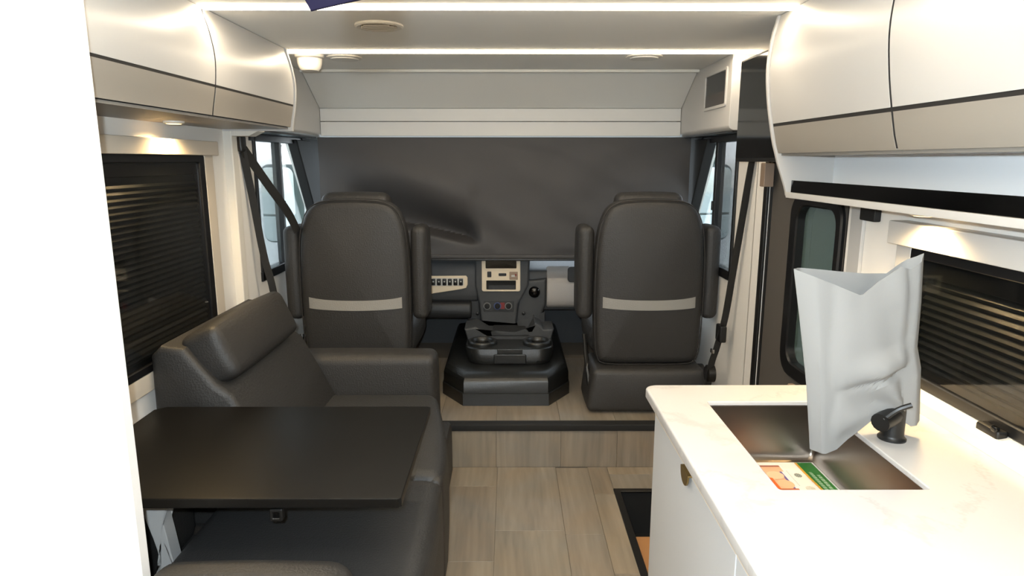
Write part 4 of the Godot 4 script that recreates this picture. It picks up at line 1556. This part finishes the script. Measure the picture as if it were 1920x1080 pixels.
func build_shade() -> void:
	var o := Vector3(-0.03, 0.965, -3.955)
	var g := thing("windscreen_shade", o, "dark grey roller shade lowered over the windscreen with a diagonal buckle", "shade")
	var nz := FastNoiseLite.new()
	nz.seed = 9
	nz.frequency = 1.6
	nz.fractal_octaves = 2
	var f := func(u: float, v: float) -> Vector3:
		var x := lerpf(-1.128, 1.072, u)
		var y := lerpf(0.985, 1.684, v)
		# buckle: a pinch that runs from the hem seam up towards the driver side
		var a := smoothstep(-0.165, -0.27, x) * smoothstep(-1.12, -0.75, x)
		var yl := 1.068 + 0.065 * clampf((-0.17 - x) / 0.28, 0.0, 2.5)
		var d := y - yl
		var w := 0.020 if d < 0 else 0.075 + 0.09 * clampf((-0.17 - x) / 0.5, 0, 1)
		var z := -0.13 * a * exp(-pow(d / w, 2))
		z += 0.022 * a * exp(-pow((d - 0.26) / 0.12, 2))
		# soft diagonal waves
		z += 0.006 * nz.get_noise_2d(x * 0.9 + y * 1.4, y * 0.7 - x * 0.4) * 2.0
		z += 0.003 * sin((x * 0.8 - y) * 15.0) * smoothstep(0.1, 0.6, x)
		z *= smoothstep(0.0, 0.08, v) * smoothstep(1.0, 0.88, v)
		return Vector3(x, y, -3.958 + z) - o
	var b := MB.new()
	b.sheet(160, 84, f, Vector3(0, 0, -0.0012))
	obj("fabric", b, M.shade, g)
	b = mb(o)
	b.rspan(-1.128, 1.072, 0.962, 0.988, -3.966, -3.946, 0.008)
	obj("hem_bar", b, M.shade, g)
	b = mb(o)
	b.rspan(-1.128, 1.072, 0.950, 0.9625, -3.962, -3.950, 0.003)
	obj("bottom_rail", b, M.black, g)
	b = mb(o)
	b.tube(PackedVector3Array([Vector3(-1.09, 1.722, -4.0), Vector3(0.99, 1.722, -4.0)]), 0.022, 14)
	obj("roller", b, M.blackmatte, g)

func build_ceiling_bits() -> void:
	# round air outlet
	var g := thing("round_ceiling_vent", Vector3(-0.46, CEIL, -2.455), "round louvred air vent in the ceiling between the two light strips", "vent")
	var b := MB.new()
	b.lathe([[0.085, 0.0], [0.085, -0.006], [0.078, -0.010], [0.066, -0.006], [0.064, -0.001]], Vector3.ZERO, Vector3.UP, 40, false, true)
	obj("ring", b, M.trimwhite, g)
	for i in 5:
		b = MB.new()
		var zz := -0.042 + 0.021 * i
		var hw := sqrt(0.062 * 0.062 - zz * zz)
		b.xf = Transform3D(Basis(Vector3.RIGHT, deg_to_rad(35)), Vector3(0, -0.006, zz))
		b.rbox(Vector3.ZERO, Vector3(hw * 2, 0.003, 0.018), 0.001, 2)
		obj("louvre", b, M.trimwhite, g)
	# flush speakers
	for q in [[-0.763, -3.19, "flat round speaker grille in the ceiling beside the smoke alarm"], [0.619, -3.155, "flat round speaker grille in the ceiling on the passenger side"]]:
		g = thing("ceiling_speaker", Vector3(q[0], CEIL, q[1]), q[2], "speaker", "flat round ceiling speakers")
		b = MB.new()
		b.lathe([[0.083, 0.0], [0.083, -0.005], [0.076, -0.008], [0.066, -0.008]], Vector3.ZERO, Vector3.UP, 40, false, false)
		obj("rim", b, M.trimwhite, g)
		b = MB.new()
		b.lathe([[0.066, -0.008], [0.062, -0.013], [0.03, -0.0145], [0.002, -0.015]], Vector3.ZERO, Vector3.UP, 40, false, true)
		obj("grille", b, M.panel, g)
	# smoke alarm
	g = thing("smoke_alarm", Vector3(-0.905, CEIL, -3.12), "white dome smoke alarm on the ceiling at the end of the cabinets", "smoke alarm")
	b = MB.new()
	b.lathe([[0.066, 0.0], [0.064, -0.012], [0.056, -0.018]], Vector3.ZERO, Vector3.UP, 32, false, true)
	obj("mount", b, M.trimwhite, g)
	b = MB.new()
	b.lathe([[0.056, -0.018], [0.054, -0.038], [0.048, -0.058], [0.038, -0.070], [0.02, -0.072]], Vector3.ZERO, Vector3.UP, 32, false, true)
	obj("dome", b, M.trimwhite, g)
	b = MB.new()
	b.lathe([[0.006, 0.0], [0.005, 0.003]], Vector3(0.0, -0.038, 0.0505), Vector3(0, -0.3, 0.95).normalized(), 10)
	obj("test_button", b, M.greyprint, g)
	# dark strap hanging close to the lens
	b = mb()
	b.slab(pts([-0.149, 2.019, -0.1465, 1.664, -0.142, 1.655, -0.133, 1.657, -0.100, 1.664, -0.099, 2.019]), Vector3(0, 0, -0.502), Vector3.RIGHT, Vector3.UP, Vector3.BACK, 0.004, 0.001)
	tag(obj("hanging_strap", b, M.navy), "dark violet strap tip hanging from the ceiling in front of the light strips", "strap")

func build_small() -> void:
	# entry door
	var z0 := -2.84
	var z1 := -2.18
	var d := Node3D.new()
	d.name = "door_1"
	add_child(d)
	d.set_meta("kind", "structure")
	d.set_meta("label", "dark brown entry door with a rounded tinted window")
	var b := mb()
	var wz := [-2.60, -2.215, 0.70, 1.43, 0.075]
	frame(b, [z0, z1, -0.215, 1.925, 0.01], [wz[0] + 0.03, wz[1] - 0.02, wz[2] + 0.03, wz[3] - 0.03, 0.05], "zy", WR + 0.05, WR + 0.012, 0.003)
	obj("leaf", b, M.door, d)
	b = mb()
	frame(b, [wz[0] - 0.012, wz[1] + 0.012, wz[2], wz[3], 0.09], [wz[0] + 0.05, wz[1] - 0.028, wz[2] + 0.06, wz[3] - 0.05, 0.06], "zy", WR + 0.03, WR - 0.004, 0.006, 8)
	obj("window_frame", b, M.winframe, d)
	b = mb()
	b.span(WR + 0.030, WR + 0.034, wz[2] + 0.04, wz[3] - 0.04, wz[0] + 0.035, wz[1] - 0.022)
	obj("pane", b, M.doorglass, d)
	b = mb()
	frame(b, [-2.852, -2.165, -0.22, 1.93, 0.002], [z0 + 0.002, z1 - 0.002, -0.213, 1.918, 0.002], "zy", WR + 0.05, WR + 0.004, 0.002)
	obj("jamb", b, M.black, d)
	b = mb()
	b.rbox(Vector3(WR - 0.006, 0.66, -2.42), Vector3(0.03, 0.05, 0.12), 0.01)
	obj("handle", b, M.tan, d)
	b = mb()
	b.rspan(WR - 0.012, WR, 0.0, 1.93, -2.885, -2.846, 0.003)
	struct("trim_11", b, M.black, "thin black seal strip along the entry door post")
	# corner bead between door and window
	b = mb()
	b.rspan(WR - 0.012, WR, 0.92, 1.42, -2.13, -2.055, 0.003)
	struct("trim_12", b, M.white, "white casing strip beside the entry door")
	b = mb()
	b.rbox(Vector3(WR - 0.012, 1.395, -2.015), Vector3(0.022, 0.055, 0.085), 0.004)
	tag(obj("wall_switch_box", b, M.blackmatte), "small black switch box on the white wall by the entry door", "switch box")
	b = mb()
	b.rbox(Vector3(WR - 0.022, 1.49, -2.83), Vector3(0.042, 0.10, 0.05), 0.004)
	tag(obj("door_catch_box", b, M.tan), "small taupe box at the top of the entry door post", "box")
